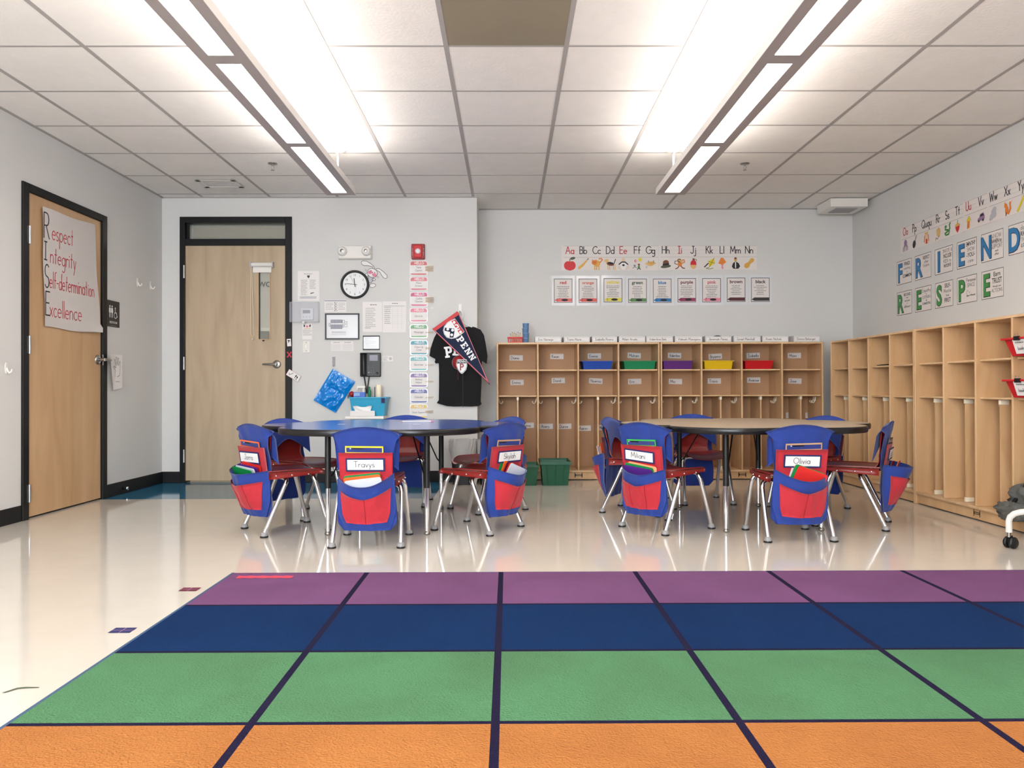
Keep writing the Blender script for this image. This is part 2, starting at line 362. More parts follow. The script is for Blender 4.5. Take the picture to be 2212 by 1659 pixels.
b.box(XL, XL + .02, YF, WY, HH - .006, HH, 'ceiling_bar'); b.box(XR - .02, XR, YF, BY, HH - .006, HH, 'ceiling_bar')
b.box(XL, -.28, WY - .02, WY, HH - .006, HH, 'ceiling_bar'); b.box(-.28, XR, BY - .02, BY, HH - .006, HH, 'ceiling_bar')
b.box(gx[4] + .012, gx[5] - .012, gy[9] + .009, gy[10] - .009, HH - .001, HH, 'tan_tile')
struct(b.build('ceiling'), 'white tile ceiling in a metal grid with one tan tile')
# left wall with door opening
D1a, D1b, D1t = 5.13, 6.205, 2.185
b = MB(); b.box(XL - .12, XL, YF, D1a, 0, HH, 'wall'); b.box(XL - .12, XL, D1b, WY + .12, 0, HH, 'wall'); b.box(XL - .12, XL, D1a, D1b, D1t, HH, 'wall')
struct(b.build('wall_left'))
D2a, D2b, D2t = -2.957, -1.947, 2.40
b = MB(); b.box(XL, D2a, WY, WY + .12, 0, HH, 'wall'); b.box(D2b, -.276, WY, WY + .12, 0, HH, 'wall'); b.box(D2a, D2b, WY, WY + .12, D2t, HH, 'wall')
b.box(-.40, -.276, WY + .12, BY, 0, HH, 'wall'); struct(b.build('wall_entry'), 'white entry wall with the classroom door')
b = MB(); b.box(-.4, XR + .12, BY, BY + .12, 0, HH, 'wall'); struct(b.build('wall_back'))
b = MB(); b.box(XR, XR + .12, YF, BY, 0, HH, 'wall'); struct(b.build('wall_right'))
b = MB(); cx = [-2.1, -.3]; e = [XL] + [c + d for c in cx for d in (-.75, .75)] + [XR]
for i in range(0, len(e), 2): b.box(e[i], e[i + 1], YF - .12, YF, 0, HH, 'wall')
for c in cx: b.box(c - .75, c + .75, YF - .12, YF, 0, .75, 'wall'); b.box(c - .75, c + .75, YF - .12, YF, 2.25, HH, 'wall')
struct(b.build('wall_front'))
for i, c in enumerate(cx):
    o = struct(empty('window_%d' % (i + 1), (c, YF - .06, .75)))
    b = MB(); b.box(-.75, .75, -.03, .03, 0, .05, 'dark_grey'); b.box(-.75, .75, -.03, .03, 1.45, 1.5, 'dark_grey'); b.box(-.75, -.7, -.03, .03, .05, 1.45, 'dark_grey'); b.box(.7, .75, -.03, .03, .05, 1.45, 'dark_grey'); b.box(-.02, .02, -.03, .03, .05, 1.45, 'dark_grey')
    b.build('window_frame', o); b = MB(); b.box(-.7, .7, -.004, .004, .05, 1.45, 'glass'); b.build('pane', o)
# hall behind the entry door
b = MB(); b.box(XL - 1.2, -.3, 9.4, 9.5, 0, HH, 'wall'); b.box(XL - 1.3, XL - 1.2, WY + .12, 9.5, 0, HH, 'wall'); b.box(-.3, -.2, WY + .5, 9.5, 0, HH, 'wall'); b.box(XL - 1.2, -.12 + XL, WY + .1, WY + .12, 0, HH, 'wall')
b.T = Matrix.Translation((0, 9.39, 0)); x, z = onY(570, 614, 9.39); b.text('& WOR', x, z - .03, .058, 'dark_grey', 2, 1, .02); b.T = Matrix.Identity(4)
b.box(XL - 1.2, -.4, WY + .12, 9.5, HH, HH + .08, 'ceiling_tile')
for x in (-3.3, -2.69, -2.08, -1.47): b.box(x - .012, x + .012, WY + .12, 9.4, HH - .004, HH, 'white')
for y in (7.9, 8.5, 9.1): b.box(XL - 1.2, -.3, y - .012, y + .012, HH - .004, HH, 'white')
b.box(XL - 1.2, -.3, 9.3, 9.4, 1.52, 1.56, 'white')
struct(b.build('wall_hall'), 'plain hall wall seen through the door glass')
# baseboards
def bboard(n, x0, x1, y0, y1): bb = MB(); bb.box(x0, x1, y0, y1, 0, .102, 'baseboard'); struct(bb.build(n, bevel=.003))
bboard('baseboard_left', XL, XL + .008, D1b, WY); bboard('baseboard_left', XL, XL + .008, YF, D1a)
bboard('baseboard_entry', XL + .008, D2a, WY - .008, WY); bboard('baseboard_entry', D2b, -.276, WY - .008, WY); bboard('baseboard_entry', -.276, -.268, WY - .008, BY)
bboard('baseboard_right', XR - .008, XR, YF, 4.2)

# ---- door_1: restroom door in the left wall
d = struct(empty('door_1', (XL, (D1a + D1b) / 2, 0), R(90)), 'closed wooden restroom door in a black frame on the left wall', 'door')
hw = (D1b - D1a) / 2
b = MB(); b.box(-hw, -hw + .066, -.014, .12, 0, D1t, 'black_paint'); b.box(hw - .066, hw, -.014, .12, 0, D1t, 'black_paint'); b.box(-hw + .066, hw - .066, -.014, .12, D1t - .052, D1t, 'black_paint'); b.build('door_frame', d, bevel=.003)
b = MB(); b.box(-hw + .068, hw - .068, .004, .048, .012, D1t - .054, 'door_wood'); slab = b.build('door_panel', d, bevel=.002)
for z in (1.85, 1.134, .17):
    b = MB(); b.tube([(-hw + .066, -.016, z - .058), (-hw + .066, -.016, z + .058)], .0085, 'hinge', 10); b.box(-hw + .04, -hw + .066, -.0155, -.0135, z - .055, z + .055, 'dark_grey'); b.box(-hw + .066, -hw + .072, -.0105, .006, z - .055, z + .055, 'hinge'); b.build('hinge', d)
def lever(parent, x, z, dirn, y=.004):
    b = MB(); b.lathe([(.0, -.012), (.030, -.012), (.037, -.006), (.037, 0)], 'steel', (x, y, z), 'y', 24); b.lathe([(.012, -.055), (.012, -.01)], 'steel', (x, y, z), 'y', 14)
    b.tube([(x, y - .055, z), (x + dirn * .03, y - .057, z), (x + dirn * .085, y - .055, z), (x + dirn * .115, y - .045, z)], [.012, .0105, .009, .008], 'steel', 10)
    return b.build('door_handle', parent)
lever(d, hw - .115, 1.07, 1)
b = MB(); b.box(-hw + .066, hw - .066, .02, .12, .0005, .03, 'black_paint'); b.build('light_leak_block', d)  # added dark block, keeps sky light from leaking under the door
b = MB(); b.box(hw - .07, hw - .062, -.0165, -.01, 1.03, 1.11, 'hinge'); b.build('strike_plate', d)

# ---- door_2: entry door with transom and narrow glass
d = struct(empty('door_2', (0, WY, 0)), 'closed pale wooden classroom door with narrow glass and a transom, black frame', 'door')
b = MB(); b.box(D2a, D2a + .045, -.014, .12, 0, D2t, 'black_paint'); b.box(D2b - .06, D2b, -.014, .12, 0, D2t, 'black_paint')
b.box(D2a + .045, D2b - .06, -.014, .12, D2t - .055, D2t, 'black_paint'); b.box(D2a + .045, D2b - .06, -.014, .12, 2.142, 2.20, 'black_paint')
b.box(D2a + .045, D2a + .075, .03, .12, 2.2, D2t - .05, 'black_paint'); b.build('door_frame', d, bevel=.003)
b = MB(); b.box(D2a + .06, D2b - .06, .06, .066, 2.19, D2t - .05, 'glass'); b.build('transom_pane', d)
gl, gr, gb_, gt = -2.248, -2.150, 1.295, 1.90
b = MB(); sx0, sx1 = D2a + .047, D2b - .062
b.box(sx0, gl, .004, .048, .02, 2.14, 'door_wood_pale'); b.box(gr, sx1, .004, .048, .02, 2.14, 'door_wood_pale'); b.box(gl, gr, .004, .048, .02, gb_, 'door_wood_pale'); b.box(gl, gr, .004, .048, gt, 2.14, 'door_wood_pale')
b.build('door_panel', d)
b = MB(); b.box(gl - .008, gl, -.004, .05, gb_, gt, 'door_wood'); b.box(gr, gr + .008, -.004, .05, gb_, gt, 'door_wood'); b.box(gl, gr, -.004, .05, gb_ - .008, gb_, 'door_wood'); b.build('glass_bead', d)
b = MB(); b.box(gl, gr, .024, .029, gb_, gt, 'glass'); b.build('door_glass', d)
for y in (587, 785, 985):
    x, z = onY(398, y, WY - .014); b = MB(); b.tube([(x, -.02, z - .058), (x, -.02, z + .058)], .008, 'hinge', 10); b.build('hinge', d)
x, z = onY(598, 787, WY); lever(d, x, z, -1)
b = MB(); x, z = onY(569, 735, WY); b.lathe([(.0001, -.006), (.010, -.006), (.010, .004)], 'black', (x, .004, z), 'y', 16); b.build('door_viewer', d)

# ================================================================ LIGHT FIXTURES
ZB = HC + 1.44
mods = [(4.74, 5.85), (3.526, 4.664), (2.30, 3.436), (1.165, 2.215), (-.05, 1.08), (-1.26, -.13)]
def pendant(xc, label):
    t = tag(empty('pendant_light', (xc, 2.28, ZB)), label, 'light', 'pendant lights')
    Y = lambda y: y - 2.28
    b = MB(); W_, y0, y1, h = .108, -1.33, 5.915, .046; ow = .056
    b.box(-W_, -W_ + .003, Y(y0), Y(y1), .003, h, 'fixture_side'); b.box(W_ - .003, W_, Y(y0), Y(y1), .003, h, 'fixture_side')
    b.box(-W_, W_, Y(y1) - .003, Y(y1), .003, h, 'fixture_side'); b.box(-W_, W_, Y(y0), Y(y0) + .003, .003, h, 'fixture_side')
    b.box(-W_, -ow, Y(y0), Y(y1), 0, .003, 'fixture'); b.box(ow, W_, Y(y0), Y(y1), 0, .003, 'fixture')
    es = sorted([y0, y1] + [v for m_ in mods for v in m_])
    for i in range(0, len(es), 2): b.box(-ow, ow, Y(es[i]), Y(es[i + 1]), 0, .003, 'fixture')
    b.build('housing', t)
    for a, c in mods:
        b = MB(); b.box(-ow - .004, ow + .004, Y(a) - .004, Y(c) + .004, .006, .010, 'lamp_down'); b.build('diffuser', t)
    b = MB(); b.box(-.085, .085, Y(y0) + .06, Y(y1) - .25, .030, .034, 'lamp_up'); b.build('uplight', t)
    b = MB(); b.box(-W_ + .003, W_ - .003, Y(y0) + .003, Y(y1) - .003, .014, .018, 'fixture_side'); b.build('reflector', t)
    top = HH - ZB
    for y in (5.8, 2.26, -1.29):
        b = MB(); b.tube([(0, Y(y), h - .03), (0, Y(y), top - .03), (-.012 if xc < 0 else .012, Y(y), top - .004)], .0075, 'white', 10); r = b.build('hanger_rod', t)
        b = MB(); b.lathe([(.0001, -.012), (.03, -.012), (.062, -.004), (.062, 0)], 'plastic_white', (0, Y(y), top), 'z', 24); b.build('canopy', r)
pendant(-1.232, 'long grey pendant light hanging above the blue table, glowing panels underneath')
pendant(1.212, 'long grey pendant light hanging above the tan table, glowing panels underneath')

# ---- things on the ceiling
def sprinkler(px, py, label, full=True):
    x, y = onZ(px, py, HH)
    t = tag(empty('sprinkler_head', (x, y, HH)), label, 'sprinkler', 'ceiling sprinklers')
    b = MB(); b.lathe([(.036, 0), (.034, -.006), (.012, -.009), (.0001, -.009)], 'steel', (0, 0, 0)); b.build('escutcheon', t)
    b = MB(); b.tube([(0, 0, -.008), (0, 0, -.02)], .008, 'steel'); b.tube([(-.008, 0, -.02), (-.011, 0, -.034), (0, 0, -.05)], .0022, 'steel', 6); b.tube([(.008, 0, -.02), (.011, 0, -.034), (0, 0, -.05)], .0022, 'steel', 6)
    b.lathe([(.0001, -.05), (.014, -.05), (.014, -.053), (.0001, -.053)], 'steel'); b.build('nozzle', t)
sprinkler(589, 353, 'small metal sprinkler head in the ceiling left of the left pendant light')
sprinkler(1609, 353, 'small metal sprinkler head in the ceiling right of the right pendant light')
x, y = onZ(671, 247, HH); t = tag(empty('smoke_detector', (x, y, HH)), 'small round white detector on the bright ceiling beside the left pendant light', 'detector')
b = MB(); b.lathe([(.05, 0), (.048, -.012), (.03, -.02), (.0001, -.02)], 'plastic_white'); b.build('housing', t); b = MB(); b.lathe([(.033, -.014), (.034, -.0195), (.030, -.0205)], 'dark_grey', cap=False); b.build('sensor_ring', t)
t = tag(empty('ceiling_vent', (-2.42, 6.72, HH)), 'small white square air vent in the ceiling above the entry door', 'vent')
b = MB()
for s in (-1, 1): b.box(s * .145 - .02, s * .145 + .02, -.125, .125, -.008, -.0045, 'plastic_white'); b.box(-.165, .165, s * .105 - .02, s * .105 + .02, -.008, -.0045, 'plastic_white')
b.build('frame', t, bevel=.002); b = MB(); b.box(-.13, .13, -.09, .09, -.0055, -.0045, 'plastic_white')
for i in range(7): b.box(-.13, .13, -.09 + i * .028, -.08 + i * .028, -.0062, -.0055, 'light_grey')
b.build('grille', t)
t = tag(empty('ceiling_speaker_box', (3.12, 7.40, HH)), 'white square box with a grey grille under the ceiling in the far right corner', 'vent')
b = MB(); b.box(-.175, .165, -.16, .16, -.085, -.007, 'plastic_white'); b.build('housing', t, bevel=.004)
b = MB(); b.box(-.10, .10, -.10, .10, -.088, -.085, 'mid_grey')
for i in range(9): b.box(-.1, .1, -.1 + i * .0225, -.092 + i * .0225, -.090, -.088, 'fixture')
b.build('grille', t)

# ================================================================ CUBBY UNITS
ZT, ZS1, ZS2, ZB_, DP = 1.266, 1.017, .779, .09, .37
def cubby(label):
    t = tag(empty('cubby_unit'), label, 'cubby', 'wooden cubby units')
    Wd = 1.5; th = .016; sec = (Wd - th) / 4
    for i in range(5):
        b = MB(); x = i * sec; out = i in (0, 4); b.box(x, x + th, .0 if out else .004, DP, 0 if out else ZB_, ZT - (0 if out else .016), 'maple'); b.build('side_panel' if out else 'divider', t, bevel=.004)
    b = MB(); b.box(th, Wd - th, .004, DP, ZT - .018, ZT - .001, 'maple_edge'); b.build('top_panel', t, bevel=.003)
    b = MB(); b.box(th, Wd - th, DP - .012, DP - .004, ZB_, ZT - .018, 'back_board'); b.build('back_panel', t)
    b = MB(); b.box(th, Wd - th, .0, DP - .012, ZB_ - .018, ZB_, 'maple_edge'); b.build('bottom_shelf', t, bevel=.004)
    b = MB(); b.box(th, Wd - th, .012, .028, .008, ZB_ - .018, 'maple'); k = b.build('kick_board', t)
    b = MB(); cxm = Wd / 2 + .0; zc = .045
    b.rect(cxm - .03, zc - .008, cxm + .03, zc + .008, 'black_paint', 1); b.rect(cxm - .036, zc - .022, cxm - .028, zc + .02, 'black_paint', 1); b.rect(cxm + .028, zc - .022, cxm + .036, zc + .02, 'black_paint', 1)
    for i in range(4): b.rect(cxm - .02 + i * .012, zc - .004, cxm - .012 + i * .012, zc + .004, 'maple', 2)
    e_ = b.build('emblem', k, (0, .012, 0))
    for i in range(4):
        x0 = i * sec + th; x1 = (i + 1) * sec
        for z in (ZS1, ZS2):
            b = MB(); b.box(x0, x1, .03, DP - .012, z - .014, z, 'maple_edge'); b.build('shelf', t, bevel=.005, seg=3)
        xm = (x0 + x1) / 2
        b = MB(); b.box(xm - .0065, xm + .0065, .05, DP - .012, ZB_ + .004, ZS2 - .018, 'maple'); q = b.build('partition', t)
        for z in (ZB_, ZS2 - .046):
            b = MB(); b.box(xm - .0105, xm + .0105, .044, .10, z + .001, z + .031, 'cream'); b.build('cap', q, bevel=.003)
        for s, xx in ((1, x0), (-1, x1)):
            b = MB()
            for y in (.16, .20): b.tube([(xx + s * .002, y, .745), (xx + s * .006, y, .725), (xx + s * .012, y, .706), (xx + s * .024, y, .700), (xx + s * .035, y, .708), (xx + s * .039, y, .724)], .0042, 'cream', 8)
            b.box(min(xx, xx + s * .004), max(xx, xx + s * .004), .15, .21, .72, .76, 'cream'); b.build('coat_hook', t)
    return t
YC = 7.32; x1_, _ = onY(1073, 900, YC); x2_, _ = onY(1427.5, 900, YC); XC = 2.95
c1 = cubby('wooden cubby unit on the back wall, left one, beside the entry wall'); c1.location = (x1_, YC, 0)
c2 = copy_tree(c1); c2.location = (x2_, YC, 0); c2['label'] = 'wooden cubby unit on the back wall, right one, with purple, yellow and red trays'
c3 = copy_tree(c1); c3.location = (XC, 7.285, 0); c3.rotation_euler = (0, 0, R(-90)); c3['label'] = 'wooden cubby unit on the right wall, the one nearest the far corner'
c4 = copy_tree(c1); c4.location = (XC, 5.782, 0); c4.rotation_euler = (0, 0, R(-90)); c4['label'] = 'wooden cubby unit on the right wall, nearer one holding red baskets and a backpack'

# name strips taped inside the cubbies
ON = ['far left', 'second from left', 'third from left', 'fourth from left', 'fifth from left', 'sixth from left', 'seventh from left', 'far right']
def strip(px, py, txt, label, tilt=0, w_=.128, h=.052, group='name strips in the cubbies', line=True):
    Yb = YC + DP - .0125; x, z = onY(px, py, Yb)
    b = MB(); card(b, w_, h, 'paper'); b.rect(-w_ / 2 + .004, -.0005, w_ / 2 - .004, .0005, 'light_blue', 1); b.rect(-w_ / 2 + .004, -.018, w_ / 2 - .004, -.017, 'ink_grey', 1); b.rect(-w_ / 2 + .004, .018, w_ / 2 - .004, .019, 'ink_grey', 1)
    b.hand(txt, -w_ / 2 + .016, -.013, .026, .0032, 'ink', 2, sx=min(1, (w_ - .03) / (str_w(txt) * .026)))
    o = b.build('name_strip', None, (x, Yb, z), rot=(0, R(-tilt), 0)); tag(o, label, 'name strip', group)
names1 = ['Diana', 'Kwan', 'Emma', 'Muham', 'Valentina', 'Bryanna', 'Isabella', 'Maxx']
pos1 = [(1115, 773), (1203, 770), (1284, 769), (1370, 768), (1457, 768), (1545, 770), (1627, 768), (1716, 768)]
names2 = ['Emma', 'David', 'Noemia', 'Eric', 'Mia', 'Travis', 'Avarose', 'Jose']
pos2 = [(1117, 826), (1206, 822), (1287, 823), (1371, 824), (1459, 824), (1543, 823), (1628, 821), (1717, 823)]
random.seed(3)
for i in range(8):
    strip(*pos1[i], names1[i], 'white name strip in the top row, %s of the back cubbies' % ON[i], random.uniform(-3, 3))
    strip(*pos2[i], names2[i], 'white name strip in the second row, %s of the back cubbies' % ON[i], random.uniform(-3, 3))
for (px, py), n, l in zip([(1104, 919), (1139, 919), (1180, 921), (1220, 921), (1262, 925), (1306, 924)], ['Dia', 'Emma', 'Avery', 'Durce', 'Aaron', 'Muhamed'],
        ['leftmost of the row', 'second from left', 'third from left', 'third from right', 'second from right', 'nearest the tan table']):
    strip(px, py, n, 'white name strip in a lower coat compartment, ' + l, random.uniform(-3, 3))
for (px, py), l in zip([(1703, 897), (1745, 897)], ['left', 'right']):
    Yb = YC + DP - .0125; x, z = onY(px, py, Yb); b = MB(); card(b, .045, .05); [b.scribble(-.017, .017, .014 - .009 * k, .003, 'ink_grey', 1) for k in range(4)]
    tag(b.build('name_strip', None, (x, Yb, z)), 'small square white tag low in the back cubbies, %s of the pair' % l, 'name strip', 'small square tags')

# trays on the top shelves
def tray(px0, px1, color, label):
    x0, _ = onY(px0, 780, YC + .03); x1, _ = onY(px1, 780, YC + .03); w_ = (x1 - x0) / 2; m = 'tray_' + color
    t = tag(empty('storage_tray', ((x0 + x1) / 2, YC + .18, ZS1 + .001)), label, 'tray', 'coloured trays')
    b = MB(); h = .072; wb = w_ * .88; db, dt, th = .125, .14, .003
    def ring(w0, d0, z, n=1): return [(-w0, -d0, z), (w0, -d0, z), (w0, d0, z), (-w0, d0, z)]
    v = ring(wb, db, 0) + ring(w_ - .01, dt, h) + ring(w_ - .013, dt - .003, h) + ring(wb - .003, db - .003, .004)
    f = [(3, 2, 1, 0)] + [(i, (i + 1) % 4, 4 + (i + 1) % 4, 4 + i) for i in range(4)] + [(4 + i, 4 + (i + 1) % 4, 8 + (i + 1) % 4, 8 + i) for i in range(4)] + [(8 + i, 8 + (i + 1) % 4, 12 + (i + 1) % 4, 12 + i) for i in range(4)] + [(12, 13, 14, 15)]
    b.add(v, f, m); b.build('tub', t, bevel=.004)
    b = MB(); 
    for s in (-1, 1): b.box(-w_, w_, s * dt - .006, s * dt + .006, h - .002, h + .006, m); b.box(s * w_ - .006 - .004 * s, s * w_ + .006 - .004 * s, -dt, dt, h - .002, h + .006, m)
    b.build('rim', t, bevel=.002)
tray(1257, 1325, 'blue', 'blue plastic tray on the top shelf of the back cubbies'); tray(1346, 1419, 'green', 'green plastic tray on the top shelf of the back cubbies')
tray(1431, 1499, 'purple', 'purple plastic tray on the top shelf of the back cubbies'); tray(1520, 1586, 'yellow', 'yellow plastic tray on the top shelf of the back cubbies'); tray(1608, 1673, 'red', 'red plastic tray on the top shelf of the back cubbies')

# on top of the back cubbies
t = tag(empty('pencil_basket', (onY(1113, 740, YC + .12)[0], YC + .14, ZT + .001)), 'small red slotted basket on top of the left cubby unit', 'basket')
b = MB(); W_, D_, h = .07, .05, .055
for s in (-1, 1):
    b.box(-W_, W_, s * D_ - .003, s * D_ + .003, h - .012, h, 'red'); b.box(-W_ * .9, W_ * .9, s * D_ * .92 - .003, s * D_ * .92 + .003, 0, .01, 'red')
    b.box(s * W_ - .003, s * W_ + .003, -D_, D_, h - .012, h, 'red'); b.box(s * W_ * .9 - .003, s * W_ * .9 + .003, -D_ * .92, D_ * .92, 0, .01, 'red')
    for i in range(9): x = -W_ * .88 + i * W_ * .22; b.box(x - .003, x + .003, s * D_ * .96 - .002, s * D_ * .96 + .002, .008, h - .01, 'red')
    for i in range(6): y = -D_ * .88 + i * D_ * .352; b.box(s * W_ * .95 - .002, s * W_ * .95 + .002, y - .003, y + .003, .008, h - .01, 'red')
b.box(-W_ * .9, W_ * .9, -D_ * .9, D_ * .9, 0, .004, 'red'); b.build('basket_body', t)
bl = t.location
for i in range(6):
    b = MB(); x = -.045 + i * .018; hh = .075 + .008 * ((i * 5) % 3); b.tube([(0, 0, 0), (0, 0, hh)], .0035, 'tan', 6); b.tube([(0, 0, hh), (0, 0, hh + .008)], [.0035, .0036], 'brown', 6)
    tag(b.build('pencil', None, (bl.x + x, bl.y - .01 + .008 * (i % 2), bl.z + .005)), 'short wooden pencil standing in the red basket on the cubbies', 'pencil', 'pencils in the red basket')
xc, _ = onY(1135.5, 740, YC + .13)
for i in range(4):
    b = MB(); h = .046; z = ZT + .001 + i * (h + .0005); b.lathe([(.0001, 0), (.028, 0), (.030, h - .006), (.0325, h - .006), (.0325, h), (.029, h), (.027, .003), (.0001, .003)], 'light_blue', seg=24)
    tag(b.build('cup', None, (xc + (.002 if i % 2 else -.001), YC + .13, z)), ['light blue cup at the bottom of the stack', 'light blue cup second from the bottom of the stack', 'light blue cup third from the bottom of the stack', 'light blue cup on top of the stack'][i] + ' beside the red basket', 'cup', 'stacked blue cups')
bins = [(1156, 1212, 'Eric Noriega'), (1218, 1274, 'Tiana Marie'), (1279, 1333, 'Isabella Rivera'), (1337, 1394, 'Milani Arvelo'), (1396, 1454, 'Valentina Bels'), (1458, 1517, 'Vidoush Musugana'), (1524, 1580, 'Jeremiah Perez'), (1585, 1643, 'Israel Marshall'), (1647, 1703, 'Avani Nichols'), (1715, 1771, 'Emma Belanger')]
for i, (a, c, n) in enumerate(bins):
    Yb = YC + .015; x0, _ = onY(a, 740, Yb); x1, _ = onY(c, 740, Yb); w_ = x1 - x0; z0 = ZT + (.001)
    t = tag(empty('book_box', ((x0 + x1) / 2, Yb, z0)), 'white cardboard book box with a name strip on the cubbies, ' + ['leftmost', 'second from left', 'third from left', 'fourth from left', 'fifth from left', 'sixth from left', 'fourth from right', 'third from right', 'second from right', 'rightmost'][i], 'box', 'name boxes on the cubbies')
    b = MB(); b.box(-w_ / 2, w_ / 2, 0, .003, 0, .05, 'paper'); b.box(-w_ / 2, -w_ / 2 + .003, .003, .25, 0, .056, 'paper_grey'); b.box(w_ / 2 - .003, w_ / 2, .003, .25, 0, .056, 'paper_grey'); b.box(-w_ / 2 + .003, w_ / 2 - .003, .247, .25, 0, .056, 'paper_grey'); b.box(-w_ / 2 + .003, w_ / 2 - .003, .003, .247, 0, .003, 'paper_grey')
    b.build('box_body', t)
    b = MB(); card(b, w_ - .006, .044, 'paper'); b.frame(-w_ / 2 + .006, -.018, w_ / 2 - .006, .018, .001, 'ink_grey', 1)
    b.hand(n, -w_ / 2 + .03, -.010, .021, .0022, 'ink', 2, sx=min(1, (w_ - .05) / (str_w(n) * .021))); b.build('name_strip', t, (0, -.0012, .026))
x, _ = onY(1552, 730, YC + .1); b = MB(); b.lathe([(.0001, .012), (.02, .010), (.038, .002), (.04, 0), (.0001, 0)], 'black', seg=16); tag(b.build('black_pouch', None, (x, YC + .14, ZT + .0575)), 'small black pouch lying on a white book box on the cubbies', 'pouch')
# ================================================================ RUG and floor marks
RX, RY, RA, RB = -1.2475, 3.629, .6071, .5458
b = MB(); rc = ['rug_purple', 'rug_blue', 'rug_green', 'rug_orange', 'rug_red']; nC = 7; LW = .011; z = .0085
def rq(x0, x1, y0, y1, m): b.add([(x0, y0, z), (x1, y0, z), (x1, y1, z), (x0, y1, z)], [(0, 1, 2, 3)], m)
for j in range(5):
    yt = RY - j * RB; yb = yt - RB
    for i in range(nC): rq(RX + i * RA + (LW if i else .004), RX + (i + 1) * RA - (LW if i < nC - 1 else .004), yb + .009, yt - (.009 if j else .004), rc[j])
    for i in range(1, nC): rq(RX + i * RA - LW, RX + i * RA + LW, yb + .009, yt - (.009 if j else .004), 'rug_line')
    rq(RX + .004, RX + nC * RA - .004, yb - .009, yb + .009, 'rug_line')
b.box(RX - .006, RX + nC * RA, RY - 5 * RB - .01, RY, .0005, z - .0002, 'rug_binding')
b.box(RX - .006, RX + .004, RY - 5 * RB - .01, RY + .002, .0005, z + .0003, 'rug_binding')
rug = b.build('classroom_rug'); tag(rug, 'large carpet of purple, blue, green and orange squares with dark grid lines', 'rug')
b = MB(); X0, Y0 = onZ(512, 1247, z); X1, Y1 = onZ(632, 1247, z)
b.add([(X0 + (X1 - X0) * i / 14, Y0 + (.022 if s else -.022) * (1 + .25 * sin(i * 2.1 + s)), z + .0012) for i in range(15) for s in (0, 1)], [(2 * i, 2 * i + 2, 2 * i + 3, 2 * i + 1) for i in range(14)], 'rug_red')
tag(b.build('tape_strip'), 'faded red tape strip stuck on the far left corner of the rug', 'tape')
def mark(px, py, m, label, w_=.075, d_=.06, x=True):
    X, Y = onZ(px, py); b = MB(); b.add([(-w_ / 2, -d_ / 2, .0012), (w_ / 2, -d_ / 2, .0012), (w_ / 2, d_ / 2, .0012), (-w_ / 2, d_ / 2, .0012)], [(0, 1, 2, 3)], m)
    b.add([(-.002, -d_ / 2, .0014), (.002, -d_ / 2, .0014), (.002, d_ / 2, .0014), (-.002, d_ / 2, .0014)], [(0, 1, 2, 3)], 'lilac'); b.add([(-w_ / 2, -.002, .0014), (w_ / 2, -.002, .0014), (w_ / 2, .002, .0014), (-w_ / 2, .002, .0014)], [(0, 1, 2, 3)], 'lilac')
    tag(b.build('floor_sticker', None, (X, Y, 0)), label, 'sticker', 'floor stickers')
mark(410, 1273.5, 'folder_maroon', 'small maroon square sticker on the floor left of the rug, farthest from the camera'); mark(265, 1362, 'navy', 'small dark blue square sticker on the floor left of the rug')
X, Y = onZ(48, 1489); b = MB(); P = [(-.04, -.028), (-.03, -.028), (-.012, .0), (.012, .006), (.04, .008), (.04, .014), (.0, .016), (-.02, .010)]; b.add([(p[0], p[1], .0012) for p in P], [tuple(range(8))], 'leaf')
tag(b.build('floor_sticker', None, (X, Y, 0)), 'torn bit of green sticker on the floor left of the rug, nearest the camera', 'sticker', 'floor stickers')
b = MB(); b.lathe([(.0001, 0), (.012, 0), (.012, .03), (.014, .032), (.014, .046), (.0001, .046)], 'chrome', axis='x', seg=16); tag(b.build('door_stop', None, (XL + .008, 6.46, .045)), 'small chrome door stop on the black baseboard of the left wall', 'door stop')

